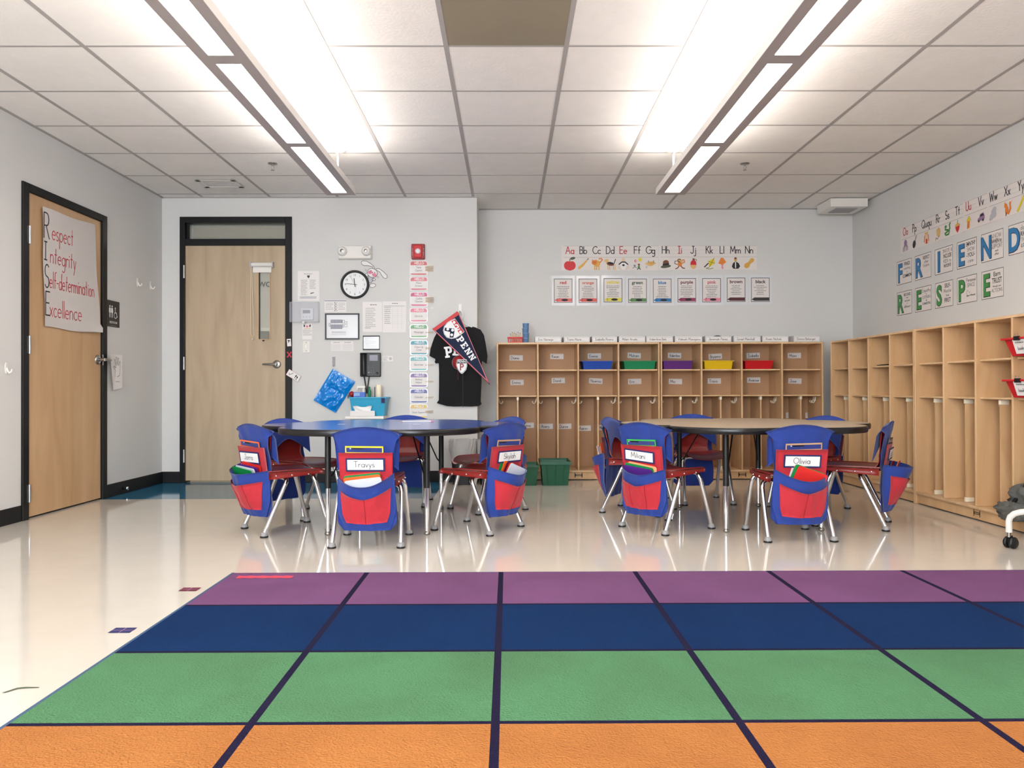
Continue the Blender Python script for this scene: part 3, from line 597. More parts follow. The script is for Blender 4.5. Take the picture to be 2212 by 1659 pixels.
# ================================================================ TABLES
def table(cx, cy, rot, top_m, label):
    t = tag(empty('activity_table', (cx, cy, 0), R(rot)), label, 'table', 'six-lobed activity tables')
    HT = .618; N = 144
    def rad(a): q = abs(sin(3 * a)); return .655 + .142 * q ** .62
    def ringp(k, z): return [((rad(2 * pi * i / N + pi / 6) + k) * cos(2 * pi * i / N + pi / 6), (rad(2 * pi * i / N + pi / 6) + k) * sin(2 * pi * i / N + pi / 6), z) for i in range(N)]
    # lobes are centred on 0,60,..., dips at 30,90,... : |sin(3a)| is 0 at 0 -> shift by 30 degrees
    def ringq(k, z): return [((rad(a + pi / 6) + k) * cos(a), (rad(a + pi / 6) + k) * sin(a), z) for a in [2 * pi * i / N for i in range(N)]]
    b = MB(); v = ringq(-.004, HT) ; b.add(v + [(0, 0, HT)], [(i, (i + 1) % N, N) for i in range(N)], top_m); v = ringq(-.004, HT - .028); b.add(v + [(0, 0, HT - .028)], [((i + 1) % N, i, N) for i in range(N)], 'black'); b.build('tabletop', t)
    b = MB(); rs = [(-.004, HT + .0002), (.001, HT - .002), (.004, HT - .008), (.004, HT - .029), (.001, HT - .035), (-.004, HT - .037)]
    v = [p for k, z in rs for p in ringq(k, z)]; b.add(v, [(j * N + i, j * N + (i + 1) % N, (j + 1) * N + (i + 1) % N, (j + 1) * N + i) for j in range(5) for i in range(N)], 'table_edge', True); b.build('edge_band', t)
    b = MB(); b.box(-.30, .30, -.30, -.28, HT - .055, HT - .029, 'black'); b.box(-.30, .30, .28, .30, HT - .055, HT - .029, 'black'); b.build('apron', t)
    for a in (60, 120, 240, 300):
        x, y = .57 * cos(R(a)), .57 * sin(R(a)); ux, uy = cos(R(a)), sin(R(a))
        b = MB(); b.tube([(x, y, .27), (x, y, HT - .03)], .0175, 'black', 16); b.box(x - .05, x + .05, y - .04, y + .04, HT - .036, HT - .029, 'black')
        b.tube([(x - ux * .016, y - uy * .016, .33), (x - ux * .05, y - uy * .05, .355), (x - ux * .22, y - uy * .22, HT - .032)], .0045, 'black', 8); l = b.build('leg', t)
        b = MB(); b.tube([(x, y, .022), (x, y, .275)], .0135, 'chrome', 16); b.build('leg_insert', l)
        b = MB(); b.lathe([(.0001, 0), (.015, 0), (.019, .006), (.018, .013), (.012, .024), (.0001, .026)], 'steel', (x, y, 0)); b.build('glide', l)
    return t
table(-.753, 5.10, 0, 'table_blue', 'blue-topped activity table with wavy black edge and adjustable legs'); table(1.525, 5.16, 3.5, 'table_tan', 'tan-topped activity table with wavy black edge and adjustable legs')

# ================================================================ CHAIRS.  local frame: +y faces the table, the back is at -y
def yb(z): return -.172 - max(0, z - .36) * .17
def make_chair():
    t = empty('school_chair')
    b = MB()
    def sf(u, v):
        x = (u - .5) * 2; y = -.165 + v * .37; wd = .150 + .018 * sin(v * pi) - (.02 * max(0, v - .8) * 5)
        z = .352 + .012 * x * x + .008 * sin(v * pi) * (x * x) - (.030 * max(0, (v - .8) * 5) ** 2) - .004 * sin(v * pi)
        if v > .93: wd -= .015
        return (x * wd, y, z)
    b.grid(sf, 14, 14, 'chair_red', .006); b.build('seat', t)
    for s in (-1, 1):
        def sk(u, v, s=s): y = -.16 + u * .32; wd = .150 + .018 * sin((y + .165) / .37 * pi); return (s * (wd + .002), y, .362 - v * (.042 * (1 - .55 * u)))
        b = MB(); b.grid(sk, 8, 2, 'chair_red', .004); k = b.build('seat_side', t)
        for y in (-.12, -.03, .07):
            b = MB(); b.lathe([(.0055, 0), (.0055, .003), (.003, .005), (.0001, .005)], 'chrome', (0, 0, 0), 'x', 10); q = b.build('rivet', k, (s * (.1545 + .018 * sin((y + .165) / .37 * pi)), y, .343)); q.rotation_euler = (0, 0, 0 if s > 0 else pi)
    b = MB()
    def bf(u, v):
        x = (u - .5) * 2; z = .345 + v * .275; wd = .118 + .045 * v ** 1.5 - .03 * sin(min(1, v * 1.6) * pi) * .6
        if v > .85: wd -= .05 * ((v - .85) / .15) ** 2
        z2 = z - (.02 * x * x * v); return (x * wd, yb(z) + .030 * x * x * (.4 + .6 * v) + .035 * max(0, .18 - v) / .18 * (1 if v < .18 else 0), z2)
    b.grid(bf, 14, 14, 'chair_red', .006); b.build('backrest', t)
    def U(name, yf, yt, zt, xs, xt):
        p = []
        for s in (-1, 1):
            q = [(s * xs, yf, .026), (s * (xt + .006), yt - (yt - yf) * .12, zt - .045), (s * (xt - .002), yt + (.0), zt - .018), (s * (xt - .014), yt + .002, zt - .005), (s * (xt - .034), yt + .003, zt)]
            p.append(q)
        b = MB(); b.tube(p[0] + p[1][::-1], .0128, 'chrome', 12)
        return b.build(name, t)
    U('rear_legs', -.195, -.06, .322, .182, .163); U('front_legs', .19, .105, .338, .178, .160)
    for sx in (-1, 1):
        for y, xs in ((-.197, .1825), (.192, .1785)):
            b = MB(); b.lathe([(.0001, .031), (.013, .031), (.019, .024), (.0215, .010), (.0215, .009)], 'grey_plastic', seg=18); g = b.build('foot_glide', t, (sx * xs, y, 0))
            b = MB(); b.lathe([(.0225, .010), (.0235, .004), (.0225, 0), (.0001, 0)], 'black', seg=18); b.build('rubber_pad', g)
    return t
proto_chair = make_chair(); used = [False]

PW = .150
def make_sack(label, pouch, name, seed, pk=(0, 0), gadget=None, sag=.012, bg=1.0):
    rnd = random.Random(seed); t = tag(empty('chair_pocket'), label, 'chair pocket', 'blue and red chair pockets')
    ZT2, Z0 = .638, .095 + rnd.uniform(-.006, .006); ph = rnd.uniform(0, 6); sk = rnd.uniform(-.012, .012)
    def hwid(z):
        if z > .60: return None
        pts = [(.60, .191), (.588, .176), (.566, .158), (.54, .152), (.48, .146), (.42, .142), (.36, .142), (.30, .150), (.2, .158), (.13, .156), (Z0, .122)]
        for (a, wa), (c, wc) in zip(pts, pts[1:]):
            if z >= c: k = (a - z) / (a - c); return wa + (wc - wa) * k
        return pts[-1][1]
    def yr(z): return (yb(z) - .014 if z > .36 else yb(.36) - .014 + (.36 - z) * .02)
    def back(u, v):
        x = (u - .5) * 2
        zmax = .60 + .038 * cos(x * pi / 2) ** .8 if abs(x) < 1 else .60
        z = Z0 + (zmax - Z0) * v; wd = hwid(min(z, .60)) or .176
        y = yr(z) + .018 * x * x * (1 if z > .36 else .3) + (.02 * abs(x) ** 6 if z > .575 else 0) + .003 * sin(9 * x + ph + z * 30) + .005 * mnoise.noise((x * 3, z * 14, seed * 1.7))
        return (x * wd + (sk * (.5 - v) if v < .5 else 0), y, z)
    b = MB(); b.grid(back, 22, 30, 'sack_blue', .002)
    # hood over the front of the backrest, pointed in the middle of its lower hem like a folded flap
    def hood(u, v):
        x = (u - .5) * 2; zmax = .60 + .038 * cos(x * pi / 2) ** .8 if abs(x) < 1 else .60
        zlow = .50 + .0 * x - .10 * abs(x) ** 1.5; z = zmax + (zlow - zmax) * v
        wd = .176 - .012 * v; yfz = yb(z) + .026 + .016 * x * x
        k = min(1, v * 5); return (x * wd, yr(z) * (1 - k) + yfz * k + .018 * x * x * (1 - k), z + .002)
    b.grid(hood, 22, 12, 'sack_blue', .002); b.build('cover', t)
    # red band holding the name window
    zr0, zr1 = .395 - .04, .505
    b = MB(); b.grid(lambda u, v: ((u - .5) * 2 * (.139 + .004 * v), yr(zr0 + (zr1 - zr0) * v) - .014 - .004 * cos((u - .5) * 3) + .006 * ((u - .5) * 2) ** 2, zr0 + (zr1 - zr0) * v), 14, 6, 'sack_red', -.002); b.build('name_band', t)
    # name window and card
    wx = pk[0]; b = MB(); b.T = Matrix.Translation((wx, yr(.44) - .0225, .442)) @ Matrix.Rotation(R(9.5), 4, 'X') @ Matrix.Rotation(R(pk[1]), 4, 'Y')
    b.box(-.103, .103, -.001, .001, -.036, .036, 'navy'); nw = b.build('name_window', t)
    b = MB(); b.T = Matrix.Translation((wx, yr(.44) - .0240, .442)) @ Matrix.Rotation(R(9.5), 4, 'X') @ Matrix.Rotation(R(pk[1]), 4, 'Y')
    b.box(-.094, .094, -.0006, .0006, -.027, .027, 'white'); b.handc(name, -.005, -.012, .032, .0026, 'ink', 3); b.build('name_card', nw)
    # main pocket: bulging bag with an open, sagging mouth
    zm = .388
    def pock(u, v):
        x = (u - .5) * 2; z1 = zm - sag * 1.6 * (1 - x * x) + .016 * x * (sk / .012); z = Z0 + .004 + (z1 - Z0 - .004) * v
        wd = (.122 + .036 * min(1, v * 3) - .010 * v); bul = (.028 + .062 * bg * v ** .8) * (1 - abs(x) ** 2.6) + .006 * sin(5 * x + ph) * v * (1 - x * x)
        wr = .0035 * sin(14 * x + 6 * v + ph) * (1 - v) + .010 * mnoise.noise((x * 2.5, v * 4, seed * 3.1)) * (1 - x * x); return (x * wd + (sk * (.5 - v * .9)), yr(z) - .004 - bul - wr, z)
    b = MB(); b.grid(pock, 26, 20, 'sack_blue', .0022); mp = b.build('main_pocket', t)
    def rp(u, v):
        x = (u - .5) * 2 * .88 + .03 * sin(seed); vv = .16 + v * (.56 + .07 * abs(x)); p = pock(.5 + x / 2 * (.88 + .12 * v), vv); pl = .004 * abs(sin(u * pi * 3 + ph)) * v
        return (p[0], p[1] - .0065 - .006 * v * (1 - .6 * abs(x)) - pl, p[2] + .001 * sin(10 * u))
    b = MB(); b.grid(rp, 24, 10, 'sack_red', -.002); rpk = b.build('front_pocket', mp)
    b = MB()
    for us in ((.5,) if seed % 2 else (.3, .72)):
        pts = [rp(us, v / 8) for v in range(9)]; b.tube([(p[0], p[1] - .0012, p[2]) for p in pts], .0013, 'deep_red', 5)
    b.build('seam', rpk)
    if pouch:
        p = tag(empty('pencil_pouch'), 'clear pencil pouch with %s edging tucked in the %s' % (pouch, label.split('chair pocket')[0] + 'chair pocket' + label.split('chair pocket')[1]), 'pencil pouch', 'pencil pouches')
        b = MB(); mcol = {'yellow': 'pouch_yellow', 'orange': 'pouch_orange', 'green': 'pouch_green', 'tan': 'pouch_tan', 'black': 'black'}[pouch]
        T_ = Matrix.Translation((rnd.uniform(-.012, .012), yr(.50) - .0065, .4935)) @ Matrix.Rotation(R(9.5), 4, 'X') @ Matrix.Rotation(R(rnd.uniform(-1.5, 3)), 4, 'Y')
        b.T = T_; b.box(-.098, .098, -.001, .001, -.045, .045, 'pouch_clear'); b.build('pouch_film', p)
        b = MB(); b.T = T_; e_ = .006
        b.box(-.1, .1, -.002, .002, .045 - e_, .047, mcol); b.box(-.1, .1, -.002, .002, .008, .008 + e_, mcol); b.box(-.1, -.1 + e_, -.002, .002, -.045, .045, mcol); b.box(.1 - e_, .1, -.002, .002, -.045, .045, mcol); b.build('edging', p)
        b = MB(); b.T = T_; q = -.03 + rnd.uniform(-.03, .03); b.box(q - .03, q + .03, -.0016, -.001, .030, .037, 'black'); b.lathe([(.0001, -.002), (.004, -.002)], 'light_grey', (q - .04, 0, .034), 'y', 10); b.build('zip_pull', p)
        t['pouch'] = p.name
    return t, (ZT2, yr)
def folder(m, label, x, z, y, tilt, lean, w_=.215, h=.25, yaw=0):
    b = MB(); b.T = Matrix.Translation((x, y, z)) @ Matrix.Rotation(R(yaw), 4, 'Z') @ Matrix.Rotation(R(lean), 4, 'X') @ Matrix.Rotation(R(tilt), 4, 'Y')
    r = .012; pts = [(-w_ / 2, -h / 2), (w_ / 2, -h / 2)] + [(w_ / 2 - r + r * cos(a), h / 2 - r + r * sin(a)) for a in (0, pi / 4, pi / 2)] + [(-w_ / 2 + r + r * cos(a), h / 2 - r + r * sin(a)) for a in (pi / 2, 3 * pi / 4, pi)]
    n = len(pts); b.add([(p[0], -.0012, p[1]) for p in pts] + [(p[0], .0012, p[1]) for p in pts], [tuple(range(n)), tuple(range(n, 2 * n))[::-1]] + [(i, i + n, (i + 1) % n + n, (i + 1) % n) for i in range(n)], m)
    return tag(b.build('folder'), label, 'folder', 'folders in the chair pockets')
def xf(o, cx, cy, a): # put an object modelled in chair space at the chair's place
    o.matrix_world = Matrix.Translation((cx, cy, 0)) @ Matrix.Rotation(a, 4, 'Z') @ o.matrix_basis
def seat_place(cx, cy, a, lab, pouch, name, seed, folders, sag=.03, pk=(0, 0), swing=0, bg=1.15):
    """a: heading of the chair (its +y) in degrees; folders: (colour, x, top z, tilt) from the chair outwards"""
    ang = R(a - 90)
    c = proto_chair if not used[0] else copy_tree(proto_chair); used[0] = True
    c.location = (cx, cy, 0); c.rotation_euler = (0, 0, ang); tag(c, 'red plastic school chair ' + lab, 'chair', 'red school chairs')
    SW = Matrix.Translation((0, -.19, 0)) @ Matrix.Rotation(R(swing), 4, 'Z') @ Matrix.Translation((0, .19, 0))
    def put(o): o.matrix_world = Matrix.Translation((cx, cy, 0)) @ Matrix.Rotation(ang, 4, 'Z') @ SW @ o.matrix_basis
    for ch in c.children:
        if ch.name.startswith('backrest'): ch.matrix_basis = SW @ Matrix.Translation((0, .0, 0))
    s, (zt, yr) = make_sack('blue and red chair pocket on the chair ' + lab, pouch, name, seed, pk, sag=sag, bg=bg); put(s)
    if pouch: p = bpy.data.objects[s['pouch']]; put(p); p['label'] = '%s-edged pencil pouch on the chair %s' % (pouch, lab); del s['pouch']
    n = len(folders)
    for i, (m, x, ztop, tilt, *r) in enumerate(folders):
        col = {'folder_red': 'red', 'folder_green': 'green', 'folder_orange': 'orange', 'folder_purple': 'purple', 'folder_white': 'white', 'folder_peach': 'peach', 'folder_maroon': 'maroon'}[m]
        h = .165; k = (i + 1) / (n + 1.0); y0 = -.196 - .020 * k; y1 = -.200 - .056 * bg * k; lean = math.degrees(math.atan2(y0 - y1, h))
        f = folder(m, '%s folder in the pocket of the chair %s' % (col, lab), x, ztop - h / 2, (y0 + y1) / 2, tilt, lean, w_=.195 - .02 * (abs(tilt) > 10), h=h); put(f)
    return c
B_, N_ = 'blue table', 'tan table'
seat_place(-.75, 4.42, 90, 'in front of the blue table', 'yellow', 'Travys', 1,
    [('folder_red', -.01, .398, -5), ('folder_green', -.01, .394, -6), ('folder_orange', -.008, .386, -6), ('folder_white', .0, .374, -7)], sag=.036)
seat_place(-1.327, 4.798, 35, 'at the near left of the blue table', 'orange', 'Jorra', 2,
    [('folder_red', .0, .410, 6), ('folder_purple', 0, .400, 4), ('folder_white', .0, .396, 4), ('folder_green', -.005, .392, 6)], pk=(-.01, 0), swing=14, sag=.018, bg=1.9)
seat_place(-.184, 4.812, 150, 'at the near right of the blue table', 'tan', 'Skylah', 3,
    [('folder_green', .0, .405, 17), ('folder_orange', .01, .400, 18), ('folder_maroon', .015, .396, 19), ('folder_red', .02, .392, 20), ('folder_white', .016, .392, 20)], sag=.03, pk=(.01, 0), swing=-12, bg=1.5)
seat_place(-1.36, 5.356, -35, 'at the far left of the blue table', None, 'Ana', 4, [('folder_red', 0, .39, 4)])
seat_place(-.775, 5.87, -90, 'directly behind the blue table', None, 'Leo', 5, [('folder_green', 0, .39, 4)])
seat_place(-.146, 5.58, 215.6, 'at the far right of the blue table', None, 'Kai', 6, [('folder_red', .0, .47, 6), ('folder_orange', .0, .445, 4), ('folder_maroon', .01, .43, 3), ('folder_green', .02, .41, 3)], bg=1.5)
seat_place(.957, 4.811, 34, 'at the near left of the tan table', 'green', 'Miliani', 8,
    [('folder_red', -.01, .402, 5), ('folder_peach', .005, .398, 7), ('folder_green', -.01, .392, 7), ('folder_purple', -.01, .382, 6)], pk=(-.01, 4), swing=13)
seat_place(1.59, 4.54, 91.5, 'in front of the tan table', 'tan', 'Olivia', 9,
    [('folder_white', .01, .402, 16), ('folder_orange', .015, .404, 18), ('folder_green', .012, .409, 19), ('folder_red', .022, .402, 20)], pk=(.0, 1))
seat_place(2.118, 4.916, 153, 'at the near right of the tan table', 'black', 'Luis', 10,
    [('folder_maroon', -.01, .40, 3), ('folder_orange', .0, .405, 3)], pk=(.01, 0), sag=.014, swing=-4, bg=1.9)
seat_place(.896, 5.47, -28, 'at the far left of the tan table', None, 'Max', 11,
    [('folder_maroon', .0, .47, -8), ('folder_orange', -.01, .455, -9), ('folder_white', -.01, .435, -9)], bg=1.9)
seat_place(1.43, 5.92, -86, 'directly behind the tan table', None, 'Mia', 12, [('folder_red', 0, .39, 4)])
seat_place(2.10, 5.60, 212, 'at the far right of the tan table', None, 'Ivy', 14, [('folder_red', 0, .39, 4)])
# ================================================================ THINGS ON THE WALLS
def on_wall(kind, cpx, cpy, off=.001):
    """location and heading for a flat thing on a wall, and a pixel -> local (x, z) converter"""
    if kind in 'WB':
        Y = (WY if kind == 'W' else BY) - off; cx_, cz_ = onY(cpx, cpy, Y)
        return (cx_, Y, cz_), 0, (lambda a, c: (onY(a, c, Y)[0] - cx_, onY(a, c, Y)[1] - cz_))
    X = XL + off if kind == 'L' else XR - off; cy_, cz_ = onX(cpx, cpy, X); s = 1 if kind == 'L' else -1
    return (X, cy_, cz_), R(90) * s, (lambda a, c: (s * (onX(a, c, X)[0] - cy_), onX(a, c, X)[1] - cz_))
def sheet_px(kind, x0, y0, x1, y1, m='paper', off=.001):
    loc, rz, f = on_wall(kind, (x0 + x1) / 2, (y0 + y1) / 2, off); a = f(x0, y1); c = f(x1, y0); b = MB(); b.box(a[0], c[0], -.0003, .0006, a[1], c[1], m)
    return b, loc, rz, f, a, c
def warp(b, fn): b.v = [(v[0], v[1] - fn(v[0], v[2]), v[2]) for v in b.v]

# ---- left wall
loc, rz, f = on_wall('L', 150, 585, .008)
b = MB(); tl, tr, bl_, br = f(90, 447), f(205, 487), f(96, 706), f(214, 720)
def pp(u, v): x = (bl_[0] * (1 - u) + br[0] * u) * (1 - v) + (tl[0] * (1 - u) + tr[0] * u) * v; z = (bl_[1] * (1 - u) + br[1] * u) * (1 - v) + (tl[1] * (1 - u) + tr[1] * u) * v; return (x + .006 * sin(9 * v), 0, z + .006 * sin(7 * u + 1))
b.grid(pp, 24, 24, 'chart_paper')
for ch, px, yb_, yt_ in [('R', 93.5, 513, 458), ('I', 94, 560, 521), ('S', 95, 620, 570), ('E', 97.5, 680, 629)]:
    p = f(px, yb_); h = f(px, yt_)[1] - p[1]; b.hand(ch, p[0], p[1], h, .009, 'ink', 2, sx=.62)
for tx, px0, px1, yb_, hh in [('espect', 110, 155, 517, .30), ('ntegrity', 107, 162, 567, .28), ('elf-determination', 106, 201, 621, .28), ('xcellence', 107, 175, 683, .30)]:
    p = f(px0, yb_); q = f(px1, yb_); h = hh * .40; b.hand(tx, p[0], p[1], h, .0065, 'ink_red', 2, sx=(q[0] - p[0]) / (str_w(tx) * h))
warp(b, lambda x, z: .004 + .006 * sin(6 * x + 2) * sin(5 * z) + .03 * max(0, (x - .30) / .1) * (1 if z < -.36 else 0) * .6)
tag(b.build('chart_poster', None, loc, rz), 'large hand-lettered white chart paper taped to the restroom door', 'poster')
b, loc, rz, f, a, c = sheet_px('L', 231.5, 653, 258, 704, 'black_matte', .006); b.mats[:] = [M['black']]
w_, h = c[0] - a[0], c[1] - a[1]
for i, x in enumerate((-.055, -.02)):
    b.ell(x, .058, .0085, .0085, 'white', 1); b.poly([(x - .013, .046), (x + .013, .046), (x + (.017 if i else .013), .008), (x + .006, .008), (x + .006, -.03), (x - .006, -.03), (x - .006, .008), (x - (.017 if i else .013), .008)], 'white', 1)
b.ell(.03, .048, .007, .007, 'white', 1); b.stroke([(.030, .038), (.030, .012), (.050, .012), (.058, -.018), (.066, -.016)], .007, 'white', 1); b.stroke(arc(.034, -.008, .023, .023, 120, 380, 12), .0055, 'white', 1)
b.text('RESTROOM', 0, -.075, .017, 'white', 1, .95, .01)
for i in range(12): b.ell(-.05 + i * .009, -.092, .0016, .0016, 'white', 1, n=6)
tag(b.build('restroom_sign', None, loc, rz, bevel=.001), 'black restroom sign with white figures beside the left door', 'sign')
def hook(kind, px, py, label):
    loc, rz, f = on_wall(kind, px, py, 0); t = tag(empty('adhesive_hook', loc, rz), label, 'hook', 'white wall hooks')
    b = MB(); b.poly([(x, z) for x, z in [(.012 * cos(q), .035 * sin(q)) for q in [2 * pi * i / 16 for i in range(16)]]], 'plastic_white', 8); n = len(b.v); b.v += [(v[0] * 1.1, 0, v[2] * 1.05) for v in b.v]; b.f += [(i, (i + 1) % 16, 16 + (i + 1) % 16, 16 + i) for i in range(16)]; b.m += [0] * 16; b.sm += [True] * 16; b.build('base_plate', t)
    b = MB(); b.tube([(0, -.004, .0), (0, -.012, -.022), (0, -.022, -.030), (0, -.034, -.022), (0, -.037, -.008)], [.006, .007, .007, .0055, .004], 'plastic_white', 8); b.build('hook_arm', t)
hook('L', 297, 610, 'white adhesive hook on the left wall, left one of the upper pair'); hook('L', 325, 617, 'white adhesive hook on the left wall, right one of the upper pair'); hook('L', 13, 795, 'white adhesive hook on the left wall, left of the restroom door')
loc, rz, f = on_wall('L', 248, 803, .012); b = MB(); P4 = [f(241, 843), f(262, 838), f(262, 767), f(229, 765)]
b.grid(lambda u, v: (P4[0][0] * (1 - u) * (1 - v) + P4[1][0] * u * (1 - v) + P4[2][0] * u * v + P4[3][0] * (1 - u) * v, 0, P4[0][1] * (1 - u) * (1 - v) + P4[1][1] * u * (1 - v) + P4[2][1] * u * v + P4[3][1] * (1 - u) * v), 10, 10, 'paper')
H = [(246, 814), (247, 800), (241, 793), (243, 791), (248, 795), (244, 777), (246, 776), (249, 790), (248, 772), (250, 772), (251.5, 789), (252, 774), (254, 774), (254, 790), (256, 781), (257.5, 781), (257, 800), (256, 811), (251, 814)]
b.stroke([f(*p) for p in H], .0035, 'ink', 1); q0 = f(248, 825); b.scribble(q0[0], q0[0] + .06, q0[1], .004, 'ink_grey', 1)
warp(b, lambda x, z: .008 + .02 * max(0, -(x + .02)) / .1)
tag(b.build('hand_drawing', None, loc, rz), 'white paper with a traced hand outline beside the restroom door handle', 'drawing')

# ---- entry wall, roller shade on the door
x0, z0 = onY(543, 579, WY); x1, z1 = onY(592, 567, WY)
t = tag(empty('roller_shade', ((x0 + x1) / 2, WY - .002, z1)), 'small white roller shade rolled up above the narrow door glass', 'shade'); hw = (x1 - x0) / 2
b = MB(); b.tube([(-hw + .01, -.022, -.022), (hw - .01, -.022, -.022)], .020, 'plastic_white', 20); b.build('roller', t)
b = MB(); b.box(-hw, -hw + .008, -.045, .004, -.05, 0, 'light_grey'); b.build('bracket', t); b = MB(); b.box(hw - .008, hw, -.045, .004, -.05, 0, 'light_grey'); b.build('bracket', t)
b = MB(); b.box(-hw + .016, hw - .022, -.006, -.004, -.088, -.02, 'plastic_white'); b.box(-hw + .016, hw - .022, -.008, -.002, -.092, -.084, 'plastic_white'); b.build('shade_cloth', t)
b = MB(); xa = -hw + .003; b.tube([(xa, -.03, -.02), (xa, -.03, -.3), (xa, -.025, -.65), (xa + .012, -.02, -.68), (xa + .026, -.02, -.66), (xa + .020, -.025, -.45), (xa + .008, -.03, -.02)], .0016, 'cream', 6); b.lathe([(.0001, -.705), (.006, -.70), (.006, -.688), (.0001, -.684)], 'cream', (xa + .014, -.02, 0)); b.build('cord_loop', t)

def em_light():
    loc, rz, f = on_wall('W', 768, 546, 0); t = tag(empty('emergency_light', loc, rz), 'white emergency light with two round lamps above the clock', 'emergency light')
    b = MB(); w_, h = .155, .066; b.add([(-w_, 0, -h), (w_, 0, -h), (w_, 0, h), (-w_, 0, h), (-w_ + .01, -.05, -h + .006), (w_ - .01, -.05, -h + .006), (w_ - .01, -.05, h - .006), (-w_ + .01, -.05, h - .006)], [(4, 5, 6, 7), (0, 1, 5, 4), (1, 2, 6, 5), (2, 3, 7, 6), (3, 0, 4, 7)], 'plastic_white'); b.build('housing', t, bevel=.012, seg=3)
    for s in (-1, 1):
        b = MB(); b.lathe([(.044, -.03), (.043, -.065), (.034, -.085), (.020, -.095), (.017, -.090), (.0001, -.088)], 'plastic_white', (s * .108, 0, .004), 'y', 24); k = b.build('lamp_head', t)
        b = MB(); b.lathe([(.016, -.0915), (.010, -.0935), (.0001, -.094)], 'steel', (s * .108 - s * .004, 0, .004), 'y', 16); b.build('lens', k)
em_light()
# clock
loc, rz, f = on_wall('W', 767, 615, 0); rr = f(798, 615)[0]
t = tag(empty('wall_clock', loc, rz), 'round wall clock with black rim and white face', 'clock')
b = MB(); b.lathe([(rr, 0), (rr, -.018), (rr - .004, -.028), (rr - .010, -.030), (rr - .018, -.026), (rr - .022, -.012), (rr - .022, -.008)], 'black', (0, 0, 0), 'y', 48, False); b.build('rim', t)
b = MB(); b.lathe([(.0001, -.010), (rr - .021, -.010)], 'white', (0, 0, 0), 'y', 48)
for i in range(12): a = R(90 - 30 * (i + 1)); q = rr * .66; b.T = Matrix.Translation((0, -.0115, 0)); b.text(str(i + 1), q * cos(a), q * sin(a) - .008, .0175, 'ink', 1, .9); b.T = Matrix.Identity(4)
b.build('dial', t)
for nm, ang, ln, wd in (('hour_hand', 90 + 7, .055, .006), ('minute_hand', 180 - 6, .078, .0042), ('second_hand', 120, .08, .0014)):
    b = MB(); a = R(ang); b.T = Matrix.Translation((0, -.0135, 0)); b.stroke([(-cos(a) * (.02 if nm != 'second_hand' else .03), -sin(a) * (.02 if nm != 'second_hand' else .03)), (cos(a) * ln, sin(a) * ln)], wd, 'ink', {'hour_hand': 1, 'minute_hand': 3, 'second_hand': 5}[nm]); b.build(nm, t)
# bunny cut-out peeking from the clock
loc, rz, f = on_wall('W', 806, 600, .0015); s_ = 6.9125; g = lambda a, c: f(620 + a / s_, 500 + c / s_)
b = MB()
def blob(pts, fill, l=1, wd=.0036): P = [g(*p) for p in pts]; b.poly(P, fill, l); b.stroke(P + [P[0]], wd, 'ink', l + 1)
def gell(cx_, cz_, ra, rb_, rot=0, n=20): c, s = cos(R(rot)), sin(R(rot)); return [(cx_ + ra * cos(q) * c - rb_ * sin(q) * s, cz_ + ra * cos(q) * s + rb_ * sin(q) * c) for q in [2 * pi * i / n for i in range(n)]]
blob(gell(1250, 700, 38, 70, 10), 'light_grey', 1); blob(gell(1278, 808, 46, 30, -10), 'paper', 1); blob(gell(1295, 718, 26, 18), 'paper', 1); blob(gell(1190, 650, 22, 30, 20), 'paper', 1)
blob([(1290, 560), (1280, 530), (1220, 512), (1150, 510), (1115, 490), (1108, 460), (1130, 440), (1190, 445), (1250, 480), (1295, 520), (1312, 560)], 'paper', 3)
blob([(1325, 580), (1340, 556), (1380, 558), (1440, 600), (1490, 650), (1498, 685), (1478, 705), (1445, 695), (1410, 650), (1390, 610), (1350, 585)], 'paper', 3)
blob(gell(1275, 620, 76, 66, 20), 'paper', 5)
b.poly([g(*p) for p in gell(1240, 610, 30, 26)], 'pink', 7); b.poly([g(*p) for p in gell(1305, 650, 32, 26)], 'pink', 7)
for p in ((1256, 588), (1312, 616)): b.poly([g(*q) for q in gell(p[0], p[1], 6, 9)], 'ink', 8)
b.poly([g(*q) for q in gell(1278, 612, 9, 9)], 'ink_red', 8); b.stroke([g(1272, 622), (g(1268, 636)), g(1285, 640)], .002, 'ink', 8)
for a_, c_ in (((1195, 585), (1165, 560)), ((1190, 595), (1160, 582)), ((1350, 665), (1375, 690)), ((1340, 672), (1362, 702))): b.stroke([g(*a_), g(*c_)], .002, 'ink', 8)
tag(b.build('bunny_cutout', None, loc, rz), 'pink-cheeked paper bunny cut-out peeking from behind the clock', 'decoration')
# fire alarm
loc, rz, f = on_wall('W', 904, 545, 0); a = f(889.5, 561); c = f(918, 528)
t = tag(empty('fire_alarm', loc, rz), 'red fire alarm strobe above the column of name tags', 'alarm')
b = MB(); b.box(a[0], c[0], -.035, 0, a[1], c[1], 'deep_red'); b.box(a[0] + .022, c[0] - .022, -.05, -.03, a[1] + .012, c[1] - .012, 'red'); b.build('housing', t, bevel=.008, seg=3)
b = MB(); b.lathe([(.024, -.045), (.024, -.056), (.018, -.062), (.0001, -.062)], 'laminate', (0, 0, .002), 'y', 20); b.build('strobe_lens', t)
b = MB()
for s in (-1, 1):
    for i, ch in enumerate('FIRE'): b.T = Matrix.Translation((0, -.0362, 0)); b.text(ch, s * .049, .018 - i * .017, .009, 'white', 1)
b.build('lettering', t)
